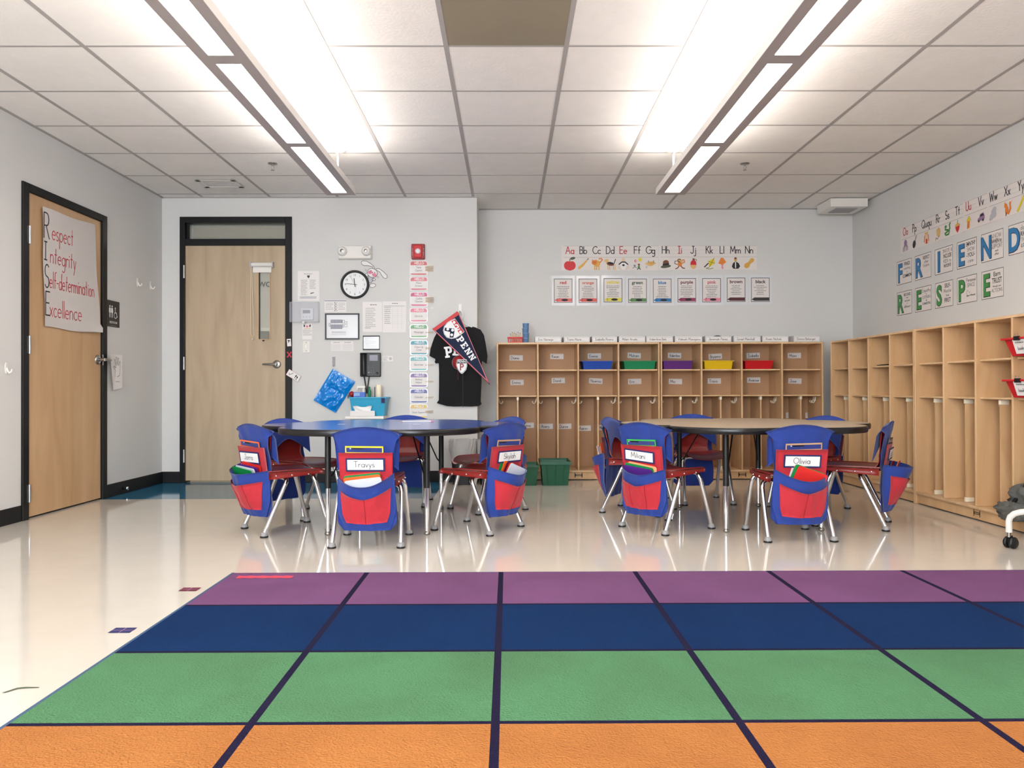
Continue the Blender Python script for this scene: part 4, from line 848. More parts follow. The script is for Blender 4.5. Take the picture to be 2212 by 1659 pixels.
# job name tags with clothespins
JOB = [(563.6, 595, (206, 92, 88), ['Table', 'Captain'], 4, 'coral'), (598, 627.5, (206, 104, 112), ['Meter', 'Greeter'], 0, 'dusty red'), (631, 662, (200, 70, 120), ['Caddie', 'Checker'], 4, 'magenta'), (665, 696, (214, 108, 128), ['Librarian'], 0, 'rose pink'),
       (700.6, 730, (104, 160, 104), ['Messenger'], 1, 'green'), (735, 767, (44, 140, 158), ['Clean Up', 'Crew'], 2, 'teal'), (770, 801, (100, 172, 176), ['Electrician'], 1, 'pale turquoise'), (805.7, 836.7, (124, 88, 152), ['Hallway', 'Helper'], 1, 'purple'), (840, 871, (70, 74, 150), ['Calendar'], 1, 'dark blue'), (872.8, 903.8, (226, 192, 100), ['Snack Support'], 2, 'yellow')]
for i, (y0, y1, col, tx, npin, cn) in enumerate(JOB):
    xo = 885 + .25 * (i % 3); loc, rz, f = on_wall('W', xo + 19.5, (y0 + y1) / 2, .0012); a = f(xo, y1); c = f(xo + 39, y0); w_, h = c[0] - a[0], c[1] - a[1]
    mcol = mat('job_' + cn, C(*col, .95), .35); b = MB()
    def rr_(x0, z0, x1, z1, r, m, l): b.poly([(cx_ + r * cos(R(q)), cz_ + r * sin(R(q))) for cx_, cz_, st in ((x1 - r, z1 - r, 0), (x0 + r, z1 - r, 90), (x0 + r, z0 + r, 180), (x1 - r, z0 + r, 270)) for q in range(st, st + 91, 30)], m, l)
    rr_(-w_ / 2, -h / 2, w_ / 2, h / 2, .022, 'laminate', 1); rr_(-w_ / 2 + .007, -h / 2 + .005, w_ / 2 - .007, h / 2 - .005, .018, mcol, 2); b.rect(-w_ / 2 + .0075, -h / 2 + .018, w_ / 2 - .0075, h / 2 - .039, 'paper', 3)
    b.text('HELLO', .005, h / 2 - .031, .021, 'white', 4, .95, .02)
    for k, s in enumerate(tx): b.text(s, .0, (.004 - .026 * k - .006 if len(tx) == 2 else -.018), .017, 'ink_grey', 4, .85 if len(s) < 11 else .8)
    o = tag(b.build('job_tag', None, loc, rz), '%s name-badge card in the column under the fire alarm' % cn, 'card', 'job name tags')
    for k in range(npin):
        zz = (-.005 + (npin - 1) * .006 - k * .0125) if npin > 1 else -.012; rot = R([3, -2, 2, -3][k])
        t = tag(empty('clothespin', (loc[0] + w_ / 2 - .006 + .02, loc[1] - .004, loc[2] + zz)), 'small wooden clothespin clipped to the %s name badge' % cn + ('' if npin == 1 else [', topmost', ', second down', ', third down', ', lowest'][k] if npin == 4 else [', upper', ', lower'][k]), 'clothespin', 'clothespins on the name tags')
        for s in (-1, 1):
            b = MB(); b.T = Matrix.Rotation(-rot, 4, 'Y'); b.add([(-.036, -.004, s * .0008), (.036, -.004, s * .0030), (.036, -.004, s * .0056), (-.036, -.004, s * .0036), (-.036, .003, s * .0008), (.036, .003, s * .0030), (.036, .003, s * .0056), (-.036, .003, s * .0036)], [(0, 1, 2, 3), (4, 7, 6, 5), (0, 4, 5, 1), (1, 5, 6, 2), (2, 6, 7, 3), (3, 7, 4, 0)], 'pin_wood'); b.build('jaw', t)
        b = MB(); b.lathe([(.0022, -.006), (.0022, .004)], 'steel', (0, 0, 0), 'y', 8); b.build('spring', t)
# papers on the entry wall
def paper(name, box, label, draw, m='paper', cat='paper', group=None):
    b, loc, rz, f, a, c = sheet_px('W', *box, m); draw(b, a[0], a[1], c[0], c[1]); tag(b.build(name, None, loc, rz), label, cat, group)
def lines(b, x0, x1, zt, n, dz, h=.003, m='ink_grey'):
    for i in range(n): b.scribble(x0, x1 - (.2 * (x1 - x0) if i % 3 == 2 else 0), zt - i * dz, h, m, 1)
def d1(b, x0, z0, x1, z1):
    b.rect(x0 + .02, z0 + .02, x1 - .025, z0 + .042, 'light_grey', 1); b.poly([(-.014, z1 - .042), (.014, z1 - .042), (.008, z1 - .060), (0, z1 - .066), (-.006, z1 - .060)], 'ink', 1); b.scribble(-.04, .04, z1 - .03, .004, 'ink_grey', 1)
    lines(b, x0 + .03, -.01, z1 - .085, 13, .011); lines(b, .012, x1 - .03, z1 - .085, 8, .011); b.poly([(.015, z0 + .062), (.05, z0 + .072), (.05, z0 + .078), (.02, z0 + .072)], 'ink', 1)
paper('notice_sheet', (643, 585, 689.4, 650), 'white printed notice with a small dark emblem above the thermostat', d1)
def d2(b, x0, z0, x1, z1):
    b.rect(x0, z1 - .012, x1, z1 - .003, 'mid_grey', 1); lines(b, x0 + .01, x0 + .08, z1 - .03, 5, .014); lines(b, x1 - .07, x1 - .01, z1 - .03, 5, .014)
    for i in range(7): b.ell(-.004 + .003 * (i % 2), z1 - .024 - i * .012, .004, .005, 'ink', 1, n=8); b.ell(.014 - .003 * (i % 2), z1 - .024 - i * .012, .003, .004, 'ink', 1, n=8)
paper('posted_strip', (701, 648, 748, 674), 'white paper with a grey header bar above the framed floor plan', d2)
def d3(b, x0, z0, x1, z1): b.scribble(-.02, .04, z1 - .03, .006, 'ink_grey', 1); lines(b, x0 + .025, x1 - .06, z1 - .06, 11, .0165, .0035); b.rect(x0 + .02, z0 + .035, x0 + .07, z0 + .038, 'ink', 1)
paper('memo_sheet', (783.5, 652, 825.5, 717), 'white printed memo right of the framed floor plan', d3)
def d4(b, x0, z0, x1, z1):
    b.scribble(-.02, .03, z1 - .022, .006, 'ink_grey', 1); b.rect(x0 + .01, z1 - .045, x1 - .01, z1 - .038, 'light_grey', 1)
    for i in range(9): b.rect(x0 + .01, z1 - .06 - i * .018, x1 - .01, z1 - .059 - i * .018, 'light_grey', 1); b.scribble(x0 + .015, x0 + .07, z1 - .055 - i * .018, .004, 'ink_grey' if i != 2 else 'ink', 1)
    for x in (x0 + .09, x0 + .13, x0 + .17): b.rect(x, z0 + .03, x + .001, z1 - .04, 'light_grey', 1)
paper('schedule_sheet', (827, 651, 877, 718), 'white schedule sheet with a ruled table left of the name tags', d4)
def d5(b, x0, z0, x1, z1):
    for s in (0, 1):
        xa = x0 + .006 + s * (x1 - x0) * .5; xb = xa + (x1 - x0) * .5 - .018; b.scribble(xa + .015, xb - .01, z1 - .014, .004, 'ink_grey', 1)
        for i in range(7): b.rect(xa, z0 + .008 + i * .0085, xb, z0 + .0088 + i * .0085, 'mid_grey', 1)
        for i in range(8): x = xa + (xb - xa) * i / 7; b.rect(x, z0 + .008, x + .0008, z0 + .06, 'mid_grey', 1)
paper('calendar_sheet', (714.7, 737, 763, 758), 'white sheet with two small calendars below the framed floor plan', d5, cat='calendar')
def d6(b, x0, z0, x1, z1):
    for s in (-1, 1): b.ell(s * .026, z1 - .02, .007, .012, 'ink', 1, rot=-s * 12)
    b.ell(0, z1 - .026, .012, .010, 'pink', 1); b.rect(-.03, z1 - .048, .03, z1 - .043, 'tan', 1); lines(b, x0 + .005, x1 - .005, z1 - .062, 5, .011)
paper('panda_note', (653, 699, 674, 733), 'small white note with a panda face below the thermostat', d6, cat='note')
def d7(b, x0, z0, x1, z1): b.ell(x1 - .022, 0, .014, .014, 'light_grey', 1); lines(b, x0 + .008, x1 - .045, z1 - .012, 4, .010)
paper('phone_label', (826, 769, 848.6, 780.5), 'small white label right of the telephone', d7, cat='label')
def framed(box, label, wd, fm, draw, topbottom=False, name='picture_frame'):
    loc, rz, f = on_wall('W', (box[0] + box[2]) / 2, (box[1] + box[3]) / 2, 0); a = f(box[0], box[3]); c = f(box[2], box[1])
    t = tag(empty(name, loc, rz), label, 'frame'); b = MB()
    b.box(a[0], c[0], -.016, 0, a[1], a[1] + wd, fm); b.box(a[0], c[0], -.016, 0, c[1] - wd, c[1], fm); sw = wd if not topbottom else .006
    b.box(a[0], a[0] + sw, -.014, 0, a[1] + wd, c[1] - wd, fm if not topbottom else 'grey'); b.box(c[0] - sw, c[0], -.014, 0, a[1] + wd, c[1] - wd, fm if not topbottom else 'grey'); b.build('frame', t)
    b = MB(); b.T = Matrix.Translation((0, -.005, 0)); b.box(a[0] + sw, c[0] - sw, 0, .003, a[1] + wd, c[1] - wd, 'laminate'); draw(b, a[0] + sw, a[1] + wd, c[0] - sw, c[1] - wd); b.build('plan_sheet' if not topbottom else 'sheet', t)
def d8(b, x0, z0, x1, z1):
    b.rect(-.105, .030, .0, .062, 'mid_grey', 1); b.rect(-.105, -.022, 0, .018, 'mid_grey', 1)
    for r_ in ((-.105, .030, .0, .062), (-.105, -.022, 0, .018)): b.frame(*r_, .0016, 'grey', 2)
    for x in (-.07, -.035): b.rect(x, -.022, x + .0012, .018, 'grey', 3); b.rect(x, .03, x + .0012, .062, 'grey', 3)
    for x0_, z0_, x1_2, z1_ in ((-.12, .0, -.107, .03), (.0, .03, .022, .058), (.002, -.01, .012, .02), (.02, .028, .045, .045), (.02, -.005, .045, .02)): b.frame(x0_, z0_, x1_2, z1_, .0022, 'dark_grey', 2)
    lines(b, -.095, .035, -.05, 2, .010); b.rect(-.1, -.075, .03, -.072, 'mid_grey', 1)
framed((702.7, 677, 776.5, 733.6), 'black-framed evacuation floor plan below the clock', .012, 'dark_grey', d8)
def d9(b, x0, z0, x1, z1): lines(b, x0 + .012, x1 - .012, z1 - .014, 8, .0115)
framed((784.3, 725, 820.4, 756), 'small document frame with dark top and bottom bars above the telephone', .010, 'dark_grey', d9, True, 'document_holder')
# thermostat under a clear cover
loc, rz, f = on_wall('W', 660, 675, 0); t = tag(empty('thermostat_guard', loc, rz), 'clear plastic guard box with lock around the thermostat', 'guard'); a = f(629.5, 697); c = f(691, 653.5)
b = MB(); b.box(a[0], c[0], -.07, -.067, a[1], c[1], 'clear_plastic')
for (p, q, r_, s) in ((a[0], c[0], a[1], a[1] + .004), (a[0], c[0], c[1] - .004, c[1]), (a[0], a[0] + .004, a[1], c[1]), (c[0] - .004, c[0], a[1], c[1])): b.box(p, q, -.067, 0, r_, s, 'clear_plastic')
b.build('cover', t, bevel=.002); b = MB(); b.box(-.01, .01, -.076, -.06, a[1] - .012, a[1] + .006, 'steel'); b.tube([(0, -.068, a[1] - .012), (0, -.068, a[1] - .035)], .0022, 'steel', 6); b.build('lock', t)
loc2_ = (loc[0] + .018, loc[1], loc[2] - .016); t = tag(empty('thermostat', loc2_), 'pale thermostat with a small grey screen inside the clear guard', 'thermostat')
b = MB(); b.box(-.056, .056, -.026, 0, -.052, .052, 'white'); b.build('body', t, bevel=.004); b = MB(); b.box(-.036, .030, -.028, -.0255, .006, .036, 'grey_plastic'); b.build('screen', t)
for i in range(3):
    b = MB(); b.box(-.035 + i * .028, -.025 + i * .028, -.028, -.0255, -.03, -.022, 'light_grey'); b.build('button', t)
# light switch
loc, rz, f = on_wall('W', 662, 749, 0); t = tag(empty('light_switch', loc, rz), 'white light switch plate beside the entry door frame', 'switch')
b = MB(); b.box(-.034, .034, -.006, 0, -.054, .054, 'plastic_white'); b.build('plate', t, bevel=.003); b = MB(); b.box(-.008, .008, -.012, -.005, -.010, .014, 'white'); b.build('toggle', t)
for z in (-.038, .038): b = MB(); b.lathe([(.0001, -.0075), (.004, -.0075), (.004, -.006)], 'steel', (0, 0, z), 'y', 10); b.build('screw', t)
# cards on the black door frame
loc, rz, f = on_wall('W', 624.3, 740, .016); b = MB(); card(b, .038, .068, 'paper'); b.T = Matrix.Identity(4); b.stroke([(-.006, .0), (.004, .018), (.010, .014)], .006, 'ink', 1); b.ell(-.004, .018, .008, .006, 'ink', 1); b.frame(-.019, -.034, .019, .034, .001, 'ink_red', 1); b.build('door_card', None, loc, rot=(0, R(-4), 0)); o = bpy.data.objects['door_card']; tag(o, 'small white card on the door frame above the red cross', 'card')
loc, rz, f = on_wall('W', 625, 766, .016); b = MB(); b.stroke([(-.017, -.022), (.017, .022)], .011, 'red', 1); b.stroke([(-.017, .022), (.017, -.022)], .011, 'red', 2); tag(b.build('red_cross_cutout', None, loc), 'small red paper cross on the black door frame', 'decoration')
loc, rz, f = on_wall('W', 634, 811, .020); b = MB(); w_, h = .125, .06; card(b, w_, h, 'paper'); b.frame(-w_ / 2, -h / 2, w_ / 2, h / 2, .0015, 'ink_red', 1); b.stroke([(-.045, .0), (-.035, -.014), (-.012, .016)], .004, 'ink', 1)
for s, x in ((1, .022), (-1, .038)): b.ell(x, .004 + s * .003, .006, .011, 'ink', 1, rot=-s * 10); b.ell(x, -.015 + s * .003, .0045, .005, 'ink', 1)
tag(b.build('footprint_card', None, loc, rot=(0, R(31), 0)), 'tilted white card with a check mark and footprints on the door frame', 'card')
# telephone
loc, rz, f = on_wall('W', 801.5, 788, 0); t = tag(empty('wall_telephone', loc, rz), 'black wall telephone with keypad and small screen', 'telephone')
b = MB(); b.box(-.092, .092, -.045, 0, -.108, .108, 'black'); b.build('base', t, bevel=.006, seg=3)
b = MB(); b.grid(lambda u, v: (-.086 + .058 * u, -.052 - .020 * sin(u * pi) - .012 * (abs(v - .5) * 2) ** 3, -.102 + .204 * v), 10, 16, 'black', -.02); b.build('handset', t)
b = MB(); b.box(-.005, .068, -.048, -.044, .034, .086, 'mid_grey'); b.build('screen', t)
for r_ in range(4):
    for k in range(3):
        b = MB(); b.box(-.018 + k * .021, -.006 + k * .021, -.0485, -.0445, -.016 - r_ * .0195, -.008 - r_ * .0195, 'light_grey' if r_ == 3 and k == 0 else 'dark_grey'); b.text('123456789*0#'[r_ * 3 + k], -.012 + k * .021, -.0145 - r_ * .0195, .0055, 'white', 82); b.build('key', t)
b = MB(); b.lathe([(.013, -.0445), (.013, -.048), (.009, -.048), (.009, -.046), (.0001, -.046)], 'dark_grey', (.062, 0, -.078), 'y', 16); b.build('navigation_ring', t)
b = MB(); q0 = f(787, 812); q1 = f(792, 838); q2 = f(798, 812); b.tube([(q0[0], -.012, q0[1]), (q1[0] - .004, -.02, q1[1] + .01), (q1[0] + .006, -.03, q1[1] - .05)], .006, 'black', 8); b.tube([(q2[0], -.012, q2[1]), (q1[0] + .012, -.02, q1[1]), (q1[0] + .012, -.03, q1[1] - .05)], .0055, 'black', 8); b.build('cord', t)
# blue bag hanging from a clear hook
loc, rz, f = on_wall('W', 722, 845, .004); Pb = [f(719.3, 796.8), f(768, 824.6), f(725.3, 892), f(677.6, 864.4)]
b = MB()
def bagf(sg):
    def fn(u, v):
        x = (Pb[0][0] * (1 - u) + Pb[1][0] * u) * (1 - v) + (Pb[3][0] * (1 - u) + Pb[2][0] * u) * v; z = (Pb[0][1] * (1 - u) + Pb[1][1] * u) * (1 - v) + (Pb[3][1] * (1 - u) + Pb[2][1] * u) * v
        e_ = min(1, 6 * min(u, 1 - u, v, 1 - v)); return (x, (-.012 - (.014 + .030 * mnoise.noise((4 * u, 5 * v, 1)) + .016 * mnoise.noise((11 * u, 13 * v, 5))) * e_) if sg else -.008, z)
    return fn
b.grid(bagf(1), 30, 36, 'sky_bag'); b.grid(bagf(0), 2, 2, 'sky_bag')
for i in range(2): pass
tag(b.build('blue_bag', None, loc), 'shiny blue plastic bag hanging by a corner from a clear hook', 'bag')
loc, rz, f = on_wall('W', 721, 785, 0); b = MB(); b.box(-.014, .014, -.004, 0, -.03, .06, 'clear_plastic'); b.tube([(0, -.004, -.01), (0, -.012, -.028), (0, -.026, -.04), (0, -.034, -.028)], .004, 'clear_plastic', 8); tag(b.build('clear_hook', None, loc), 'clear adhesive hook holding up the blue plastic bag', 'hook')
# wall shelf with a teal bin and supplies
YS = WY - .13; xa, zs = onY(746, 899, YS - .1); xb, _ = onY(829, 899, YS - .1)
t = tag(empty('wall_shelf', ((xa + xb) / 2, WY - .002, zs)), 'narrow white wall shelf behind the blue table', 'shelf'); hw = (xb - xa) / 2
b = MB(); b.box(-hw, hw, -.24, 0, -.026, 0, 'plastic_white'); b.build('board', t, bevel=.004)
for s in (-1, 1): b = MB(); b.add([(s * hw * .7 - .01, -.2, -.026), (s * hw * .7 + .01, -.2, -.026), (s * hw * .7 + .01, 0, -.026), (s * hw * .7 - .01, 0, -.026), (s * hw * .7 - .01, 0, -.16), (s * hw * .7 + .01, 0, -.16)], [(0, 1, 2, 3), (0, 3, 4), (1, 5, 2), (0, 4, 5, 1), (2, 5, 4, 3)], 'plastic_white'); b.build('bracket', t)
def taper_bin(name, cx_, cy_, z0, wt, wb, dt, db, h, m, label, cat, rim=.012, group=None, rotz=0, ribs=0):
    t = tag(empty(name, (cx_, cy_, z0), rotz), label, cat, group); b = MB(); th = .004
    def ring(w_, d_, z): return [(-w_, -d_, z), (w_, -d_, z), (w_, d_, z), (-w_, d_, z)]
    v = ring(wb, db, 0) + ring(wt, dt, h) + ring(wt - th, dt - th, h) + ring(wb - th, db - th, th)
    q = [(3, 2, 1, 0)] + [(k + i, k + (i + 1) % 4, k + 4 + (i + 1) % 4, k + 4 + i) for k in (0, 4, 8) for i in range(4)] + [(12, 13, 14, 15)]
    b.add(v, q, m)
    for i in range(ribs): x = (-.6 + 1.2 * i / max(1, ribs - 1)); b.add([(x * wb - .003, -db - .004, .01), (x * wb + .003, -db - .004, .01), (x * wt * 1.0 + .003, -dt - .004, h - .02), (x * wt - .003, -dt - .004, h - .02), (x * wb - .003, -db, .01), (x * wb + .003, -db, .01), (x * wt + .003, -dt, h - .02), (x * wt - .003, -dt, h - .02)], [(0, 1, 2, 3), (0, 3, 7, 4), (1, 5, 6, 2)], m)
    b.build('bin_body', t, bevel=.003)
    b = MB()
    for s in (-1, 1): b.box(-wt - .008, wt + .008, s * dt - .006, s * dt + .006, h - rim, h, m); b.box(s * wt - .006, s * wt + .006, -dt, dt, h - rim, h, m)
    b.build('rim', t, bevel=.002); return t
xc1, _ = onY(793, 880, YS); xw1, _ = onY(835, 860, YS - .1); xw0, _ = onY(752, 860, YS - .1)
hb = onY(793, 858, YS - .1)[1] - zs; wt_ = (xw1 - xw0) / 2 - .008
taper_bin('supply_bin', (xw0 + xw1) / 2, WY - .115, zs + .001, wt_, wt_ * .87, .10, .085, hb, 'teal', 'teal plastic bin of supplies on the white wall shelf', 'bin')
b = MB(); b.box(-.015, .015, -.001, 0, -.022, .022, 'navy'); x, z = onY(829, 865, YS - .09); tag(b.build('bin_label', None, (x - .006, WY - .226, z)), 'small dark blue label on the front right of the teal bin', 'label')
x0, _ = onY(758, 890, WY - .24); x1, z1 = onY(813, 886, WY - .24)
bpy.data.objects['supply_bin'].location.y = WY - .108
t = tag(empty('tissue_box', ((x0 + x1) / 2 - .01, WY - .232, zs + .0005)), 'white tissue box in front of the teal bin', 'tissue box'); hw = (x1 - x0) / 2 - .004
b = MB(); b.box(-hw, hw, -.012, .010, 0, .046, 'paper'); b.scribble(-hw + .01, -hw + .06, .026, .004, 'mid_grey', 1); b.build('carton', t)
b = MB(); b.grid(lambda u, v: (-.075 + .15 * u + .02 * (v - .5) * (1 if u > .5 else -1), -.002 + .006 * sin(7 * u + 4 * v), .040 + v * (.045 + .006 * sin(u * 9))), 12, 5, 'white', .001); b.build('tissue', t)
zb_ = zs + hb
def P(px, py, yy): return onY(px, py, yy)
x, z = P(782, 840, WY - .10); t = tag(empty('spray_bottle', (x, WY - .10, zs + .006)), 'white spray bottle head sticking out of the teal bin', 'bottle'); zt = z - zs
b = MB(); b.lathe([(.0001, 0), (.03, 0), (.032, zt * .6), (.014, zt * .85), (.014, zt)], 'plastic_white', (.012, 0, 0)); b.build('bottle_body', t); b = MB(); b.box(-.045, .03, -.012, .012, zt, zt + .022, 'plastic_white'); b.add([(-.045, -.01, zt), (-.03, -.01, zt), (-.03, .01, zt), (-.045, .01, zt), (-.05, -.008, zt - .02), (-.04, -.008, zt - .02), (-.04, .008, zt - .02), (-.05, .008, zt - .02)], [(0, 4, 5, 1), (1, 5, 6, 2), (2, 6, 7, 3), (3, 7, 4, 0), (4, 7, 6, 5)], 'plastic_white'); b.build('trigger_head', t, bevel=.003)
x, z = P(757, 851, WY - .10); b = MB(); b.lathe([(.0001, -.03), (.022, -.02), (.03, 0), (.022, .02), (.0001, .03)], 'deep_red', seg=10); b.box(-.035, -.005, -.02, .02, -.035, -.005, 'black'); tag(b.build('red_flower', None, (x + .012, WY - .10, z - .004)), 'dark red and black fabric flower at the left corner of the teal bin', 'flower')
x0, z0 = P(765, 856, WY - .14); x1, z1 = P(789.5, 847, WY - .14); b = MB(); b.box(x0, x1, -.02, .02, zs + .06 - 0, z1, 'blue'); b.box(x0 + .004, x0 + .055, -.0215, -.02, z0 + .004, z1 - .006, 'light_blue'); tag(b.build('blue_carton', None, (0, WY - .15, 0)), 'small blue carton sticking out of the teal bin', 'box')
x, z = P(798, 845, WY - .10); b = MB(); b.lathe([(.0001, zs + .06), (.012, zs + .06), (.014, z - .02), (.015, z), (.008, z + .02), (.008, z + .04), (.0001, z + .04)], 'tray_green', (0, 0, 0), seg=14); tag(b.build('green_bottle', None, (x, WY - .10, 0)), 'small green bottle standing in the teal bin', 'bottle')
x, z = P(809.5, 836, WY - .10); b = MB(); b.tube([(0, 0, zs + .05), (0, 0, z)], .004, 'dark_grey', 8); tag(b.build('marker_pen', None, (x, WY - .10, 0)), 'dark pen standing in the teal bin', 'pen')
x, z = P(818, 831, WY - .10); b = MB(); b.lathe([(.0001, zs + .01), (.026, zs + .01), (.027, z - .008), (.022, z), (.0001, z)], 'cream', seg=20); tag(b.build('white_canister', None, (x, WY - .10, 0)), 'tall cream canister at the right end of the teal bin', 'canister')

# ---- T-shirt, pennant and shield
loc, rz, f = on_wall('W', 985, 790, .02); g = lambda a, c: f(900 + a / 6.911, 660 + c / 6.911)
t = tag(empty('tee_shirt', loc), 'black T-shirt with white letters hanging on the wall', 't-shirt')
OUT = [(640, 300), (740, 322), (800, 312), (870, 322), (955, 360), (1005, 440), (1030, 560), (1060, 760), (1055, 800), (1048, 872), (1010, 850), (975, 825), (970, 900), (972, 1080), (965, 1250), (958, 1430), (972, 1472), (930, 1500), (820, 1508), (700, 1505), (560, 1508), (450, 1500), (370, 1478), (298, 1455), (330, 1412), (334, 1200), (334, 1000), (330, 858), (288, 866), (268, 850), (282, 800), (190, 752), (205, 650), (232, 565), (262, 480), (300, 410), (380, 350), (500, 310)]
b = MB(); P2 = [g(*p) for p in OUT]; n = len(P2)
cxs = sum(p[0] for p in P2) / n
b.add([(p[0], -.010, p[1]) for p in P2] + [(p[0], .012, p[1]) for p in P2], [tuple(range(n))[::-1], tuple(range(n, 2 * n))] + [(i, (i + 1) % n, n + (i + 1) % n, n + i) for i in range(n)], 'black_cloth'); b.build('shirt_body', t, bevel=.009, seg=3)
b = MB(); b.T = Matrix.Translation((0, -.0115, 0))
SL = {'P': [[(0, 0), (.5, 0), (.5, .18), (.36, .18), (.36, .38), (.62, .38), (.8, .5), (.8, .85), (.62, 1), (0, 1), (0, .82), (.12, .82), (.12, .18), (0, .18)], [(.36, .56), (.36, .82), (.5, .82), (.57, .76), (.57, .62), (.5, .56)]],
      'E': [[(0, 0), (.8, 0), (.8, .34), (.62, .34), (.62, .18), (.36, .18), (.36, .41), (.56, .41), (.56, .59), (.36, .59), (.36, .82), (.62, .82), (.62, .66), (.8, .66), (.8, 1), (0, 1), (0, .82), (.12, .82), (.12, .18), (0, .18)]],
      'N': [[(0, 0), (.38, 0), (.38, .18), (.28, .18), (.28, .66), (.62, 0), (.86, 0), (.86, .82), (.96, .82), (.96, 1), (.58, 1), (.58, .82), (.68, .82), (.68, .36), (.34, 1), (0, 1), (0, .82), (.10, .82), (.10, .18), (0, .18)]]}
def slab(b, ch, x, z, h, rot, m, hole, l, sx=1):
    c, s = cos(R(rot)), sin(R(rot))
    for k, pl in enumerate(SL[ch]): b.poly([(x + a * h * sx * c - q * h * s, z + a * h * sx * s + q * h * c) for a, q in pl], m if k == 0 else hole, l + k)
p = g(430, 785); slab(b, 'P', p[0], p[1], .100, 8, 'white', 'black_cloth', 1, .85); p = g(535, 745); slab(b, 'E', p[0], p[1], .090, -4, 'white', 'black_cloth', 1, .9); b.build('lettering', t)
loc_h, rz, fh = on_wall('W', 992, 690, 0)
t = tag(empty('coat_hanger', (loc_h[0], WY, loc_h[2])), 'white hanger and wall hook holding the black T-shirt', 'hanger')
b = MB(); gh = lambda a, c: fh(900 + a / 6.911, 660 + c / 6.911); b.tube([(gh(a, c)[0], -.045, gh(a, c)[1]) for a, c in [(610, 150), (615, 110), (645, 85), (685, 100), (700, 145), (685, 185), (660, 215), (690, 250), (740, 290), (830, 330)]], .0038, 'white', 8); b.tube([(gh(660, 215)[0], -.045, gh(660, 215)[1]), (gh(560, 300)[0], -.012, gh(560, 330)[1])], .0038, 'white', 8); b.build('hanger_wire', t)
b = MB(); q0 = gh(650, 60); b.box(q0[0] - .014, q0[0] + .014, -.004, 0, q0[1] - .03, q0[1] + .05, 'plastic_white'); b.tube([(q0[0], -.004, q0[1] - .01), (q0[0], -.03, q0[1] - .03), (q0[0], -.05, q0[1] - .012)], .004, 'plastic_white', 8); b.build('wall_hook', t)
loc, rz, f = on_wall('W', 985, 740, .062); g = lambda a, c: f(900 + a / 6.911, 660 + c / 6.911)
t = tag(empty('felt_pennant', loc), 'navy triangular pennant with white letters and red edge over the T-shirt', 'pennant')
A_, B2, C2 = g(232, 350), g(607, 84), g(1100, 1190); b = MB()
def tri(ps, m, l, th=.002): b.add([(p[0], -.0008 * l, p[1]) for p in ps] + [(p[0], -.0008 * l + th, p[1]) for p in ps], [tuple(range(len(ps))), tuple(range(len(ps), 2 * len(ps)))[::-1]] + [(i, (i + 1) % len(ps), len(ps) + (i + 1) % len(ps), len(ps) + i) for i in range(len(ps))], m)
tri([A_, C2, B2], 'pennant_navy', 0); b.build('field', t)
b = MB(); tri([A_, g(275, 385), g(640, 128), B2], 'red', 1); b.build('header_band', t)
b = MB(); b.T = Matrix.Translation((0, -.0012, 0))
b.stroke([g(262, 372), g(1075, 1150)], .006, 'red', 1); b.stroke([g(272, 372), g(1060, 1125)], .0025, 'bag_pink', 2); b.stroke([g(628, 130), g(1075, 1150)], .005, 'red', 1); b.stroke([g(648, 150), g(1050, 1110)], .0025, 'bag_pink', 2); b.build('edging', t)
b = MB(); b.T = Matrix.Translation((0, -.0014, 0))
u0 = g(600, 520); u1 = g(830, 850); ang = math.degrees(math.atan2(u1[1] - u0[1], u1[0] - u0[0])); c_, s_2 = cos(R(ang)), sin(R(ang)); LL = math.hypot(u1[0] - u0[0], u1[1] - u0[1]); hh = .062
for i, ch in enumerate('PENN'):
    d_ = LL * (i / 3.85) - .012; h_ = hh * (1 - .04 * i); slab(b, ch, u0[0] + d_ * c_, u0[1] + d_ * s_2, h_, ang, 'white', 'pennant_navy', 2, 1.0)
b.build('lettering', t)
b = MB(); b.T = Matrix.Translation((0, -.0014, 0)); G = lambda ps: [g(*p) for p in ps]
SH = [(572, 192), (715, 390), (660, 440), (590, 485), (520, 498), (450, 480), (410, 430), (395, 370), (410, 310), (460, 250), (520, 215)]
b.poly(G(SH)[::-1], 'white', 1); cxm = (552, 350); SH2 = [((p[0] - cxm[0]) * .95 + cxm[0], (p[1] - cxm[1]) * .95 + cxm[1]) for p in SH]; b.stroke(G(SH2 + [SH2[0]]), .002, 'pennant_navy', 2)
b.poly(G([(520, 235), (575, 208), (705, 388), (645, 430)]), 'red', 3)
b.poly(G([(425, 330), (560, 345), (565, 385), (550, 478), (492, 478), (500, 395), (415, 375)]), 'pennant_navy', 3)
for p in ((465, 352), (537, 368), (524, 438)): b.poly(G(gell(p[0], p[1], 21, 21)), 'white', 4)
b.poly(G(gell(560, 252, 20, 22)), 'white', 4); b.poly(G(gell(655, 395, 20, 22)), 'white', 4); b.stroke(G([(575, 290), (610, 290), (625, 320), (590, 340), (610, 365), (640, 350)]), .011, 'white', 4)
b.build('crest', t)
loc, rz, f = on_wall('W', 997, 795, .075); g = lambda a, c: f(900 + a / 6.911, 660 + c / 6.911)
t = tag(empty('shield_badge', loc), 'small white shield badge on a string over the T-shirt', 'badge'); b = MB()
S1 = [(600, 812), (640, 800), (672, 806), (710, 798), (748, 806), (754, 900), (740, 960), (700, 1005), (676, 1020), (650, 1005), (610, 950), (590, 890)]; tri(G(S1)[::-1], 'white', 0, .004)
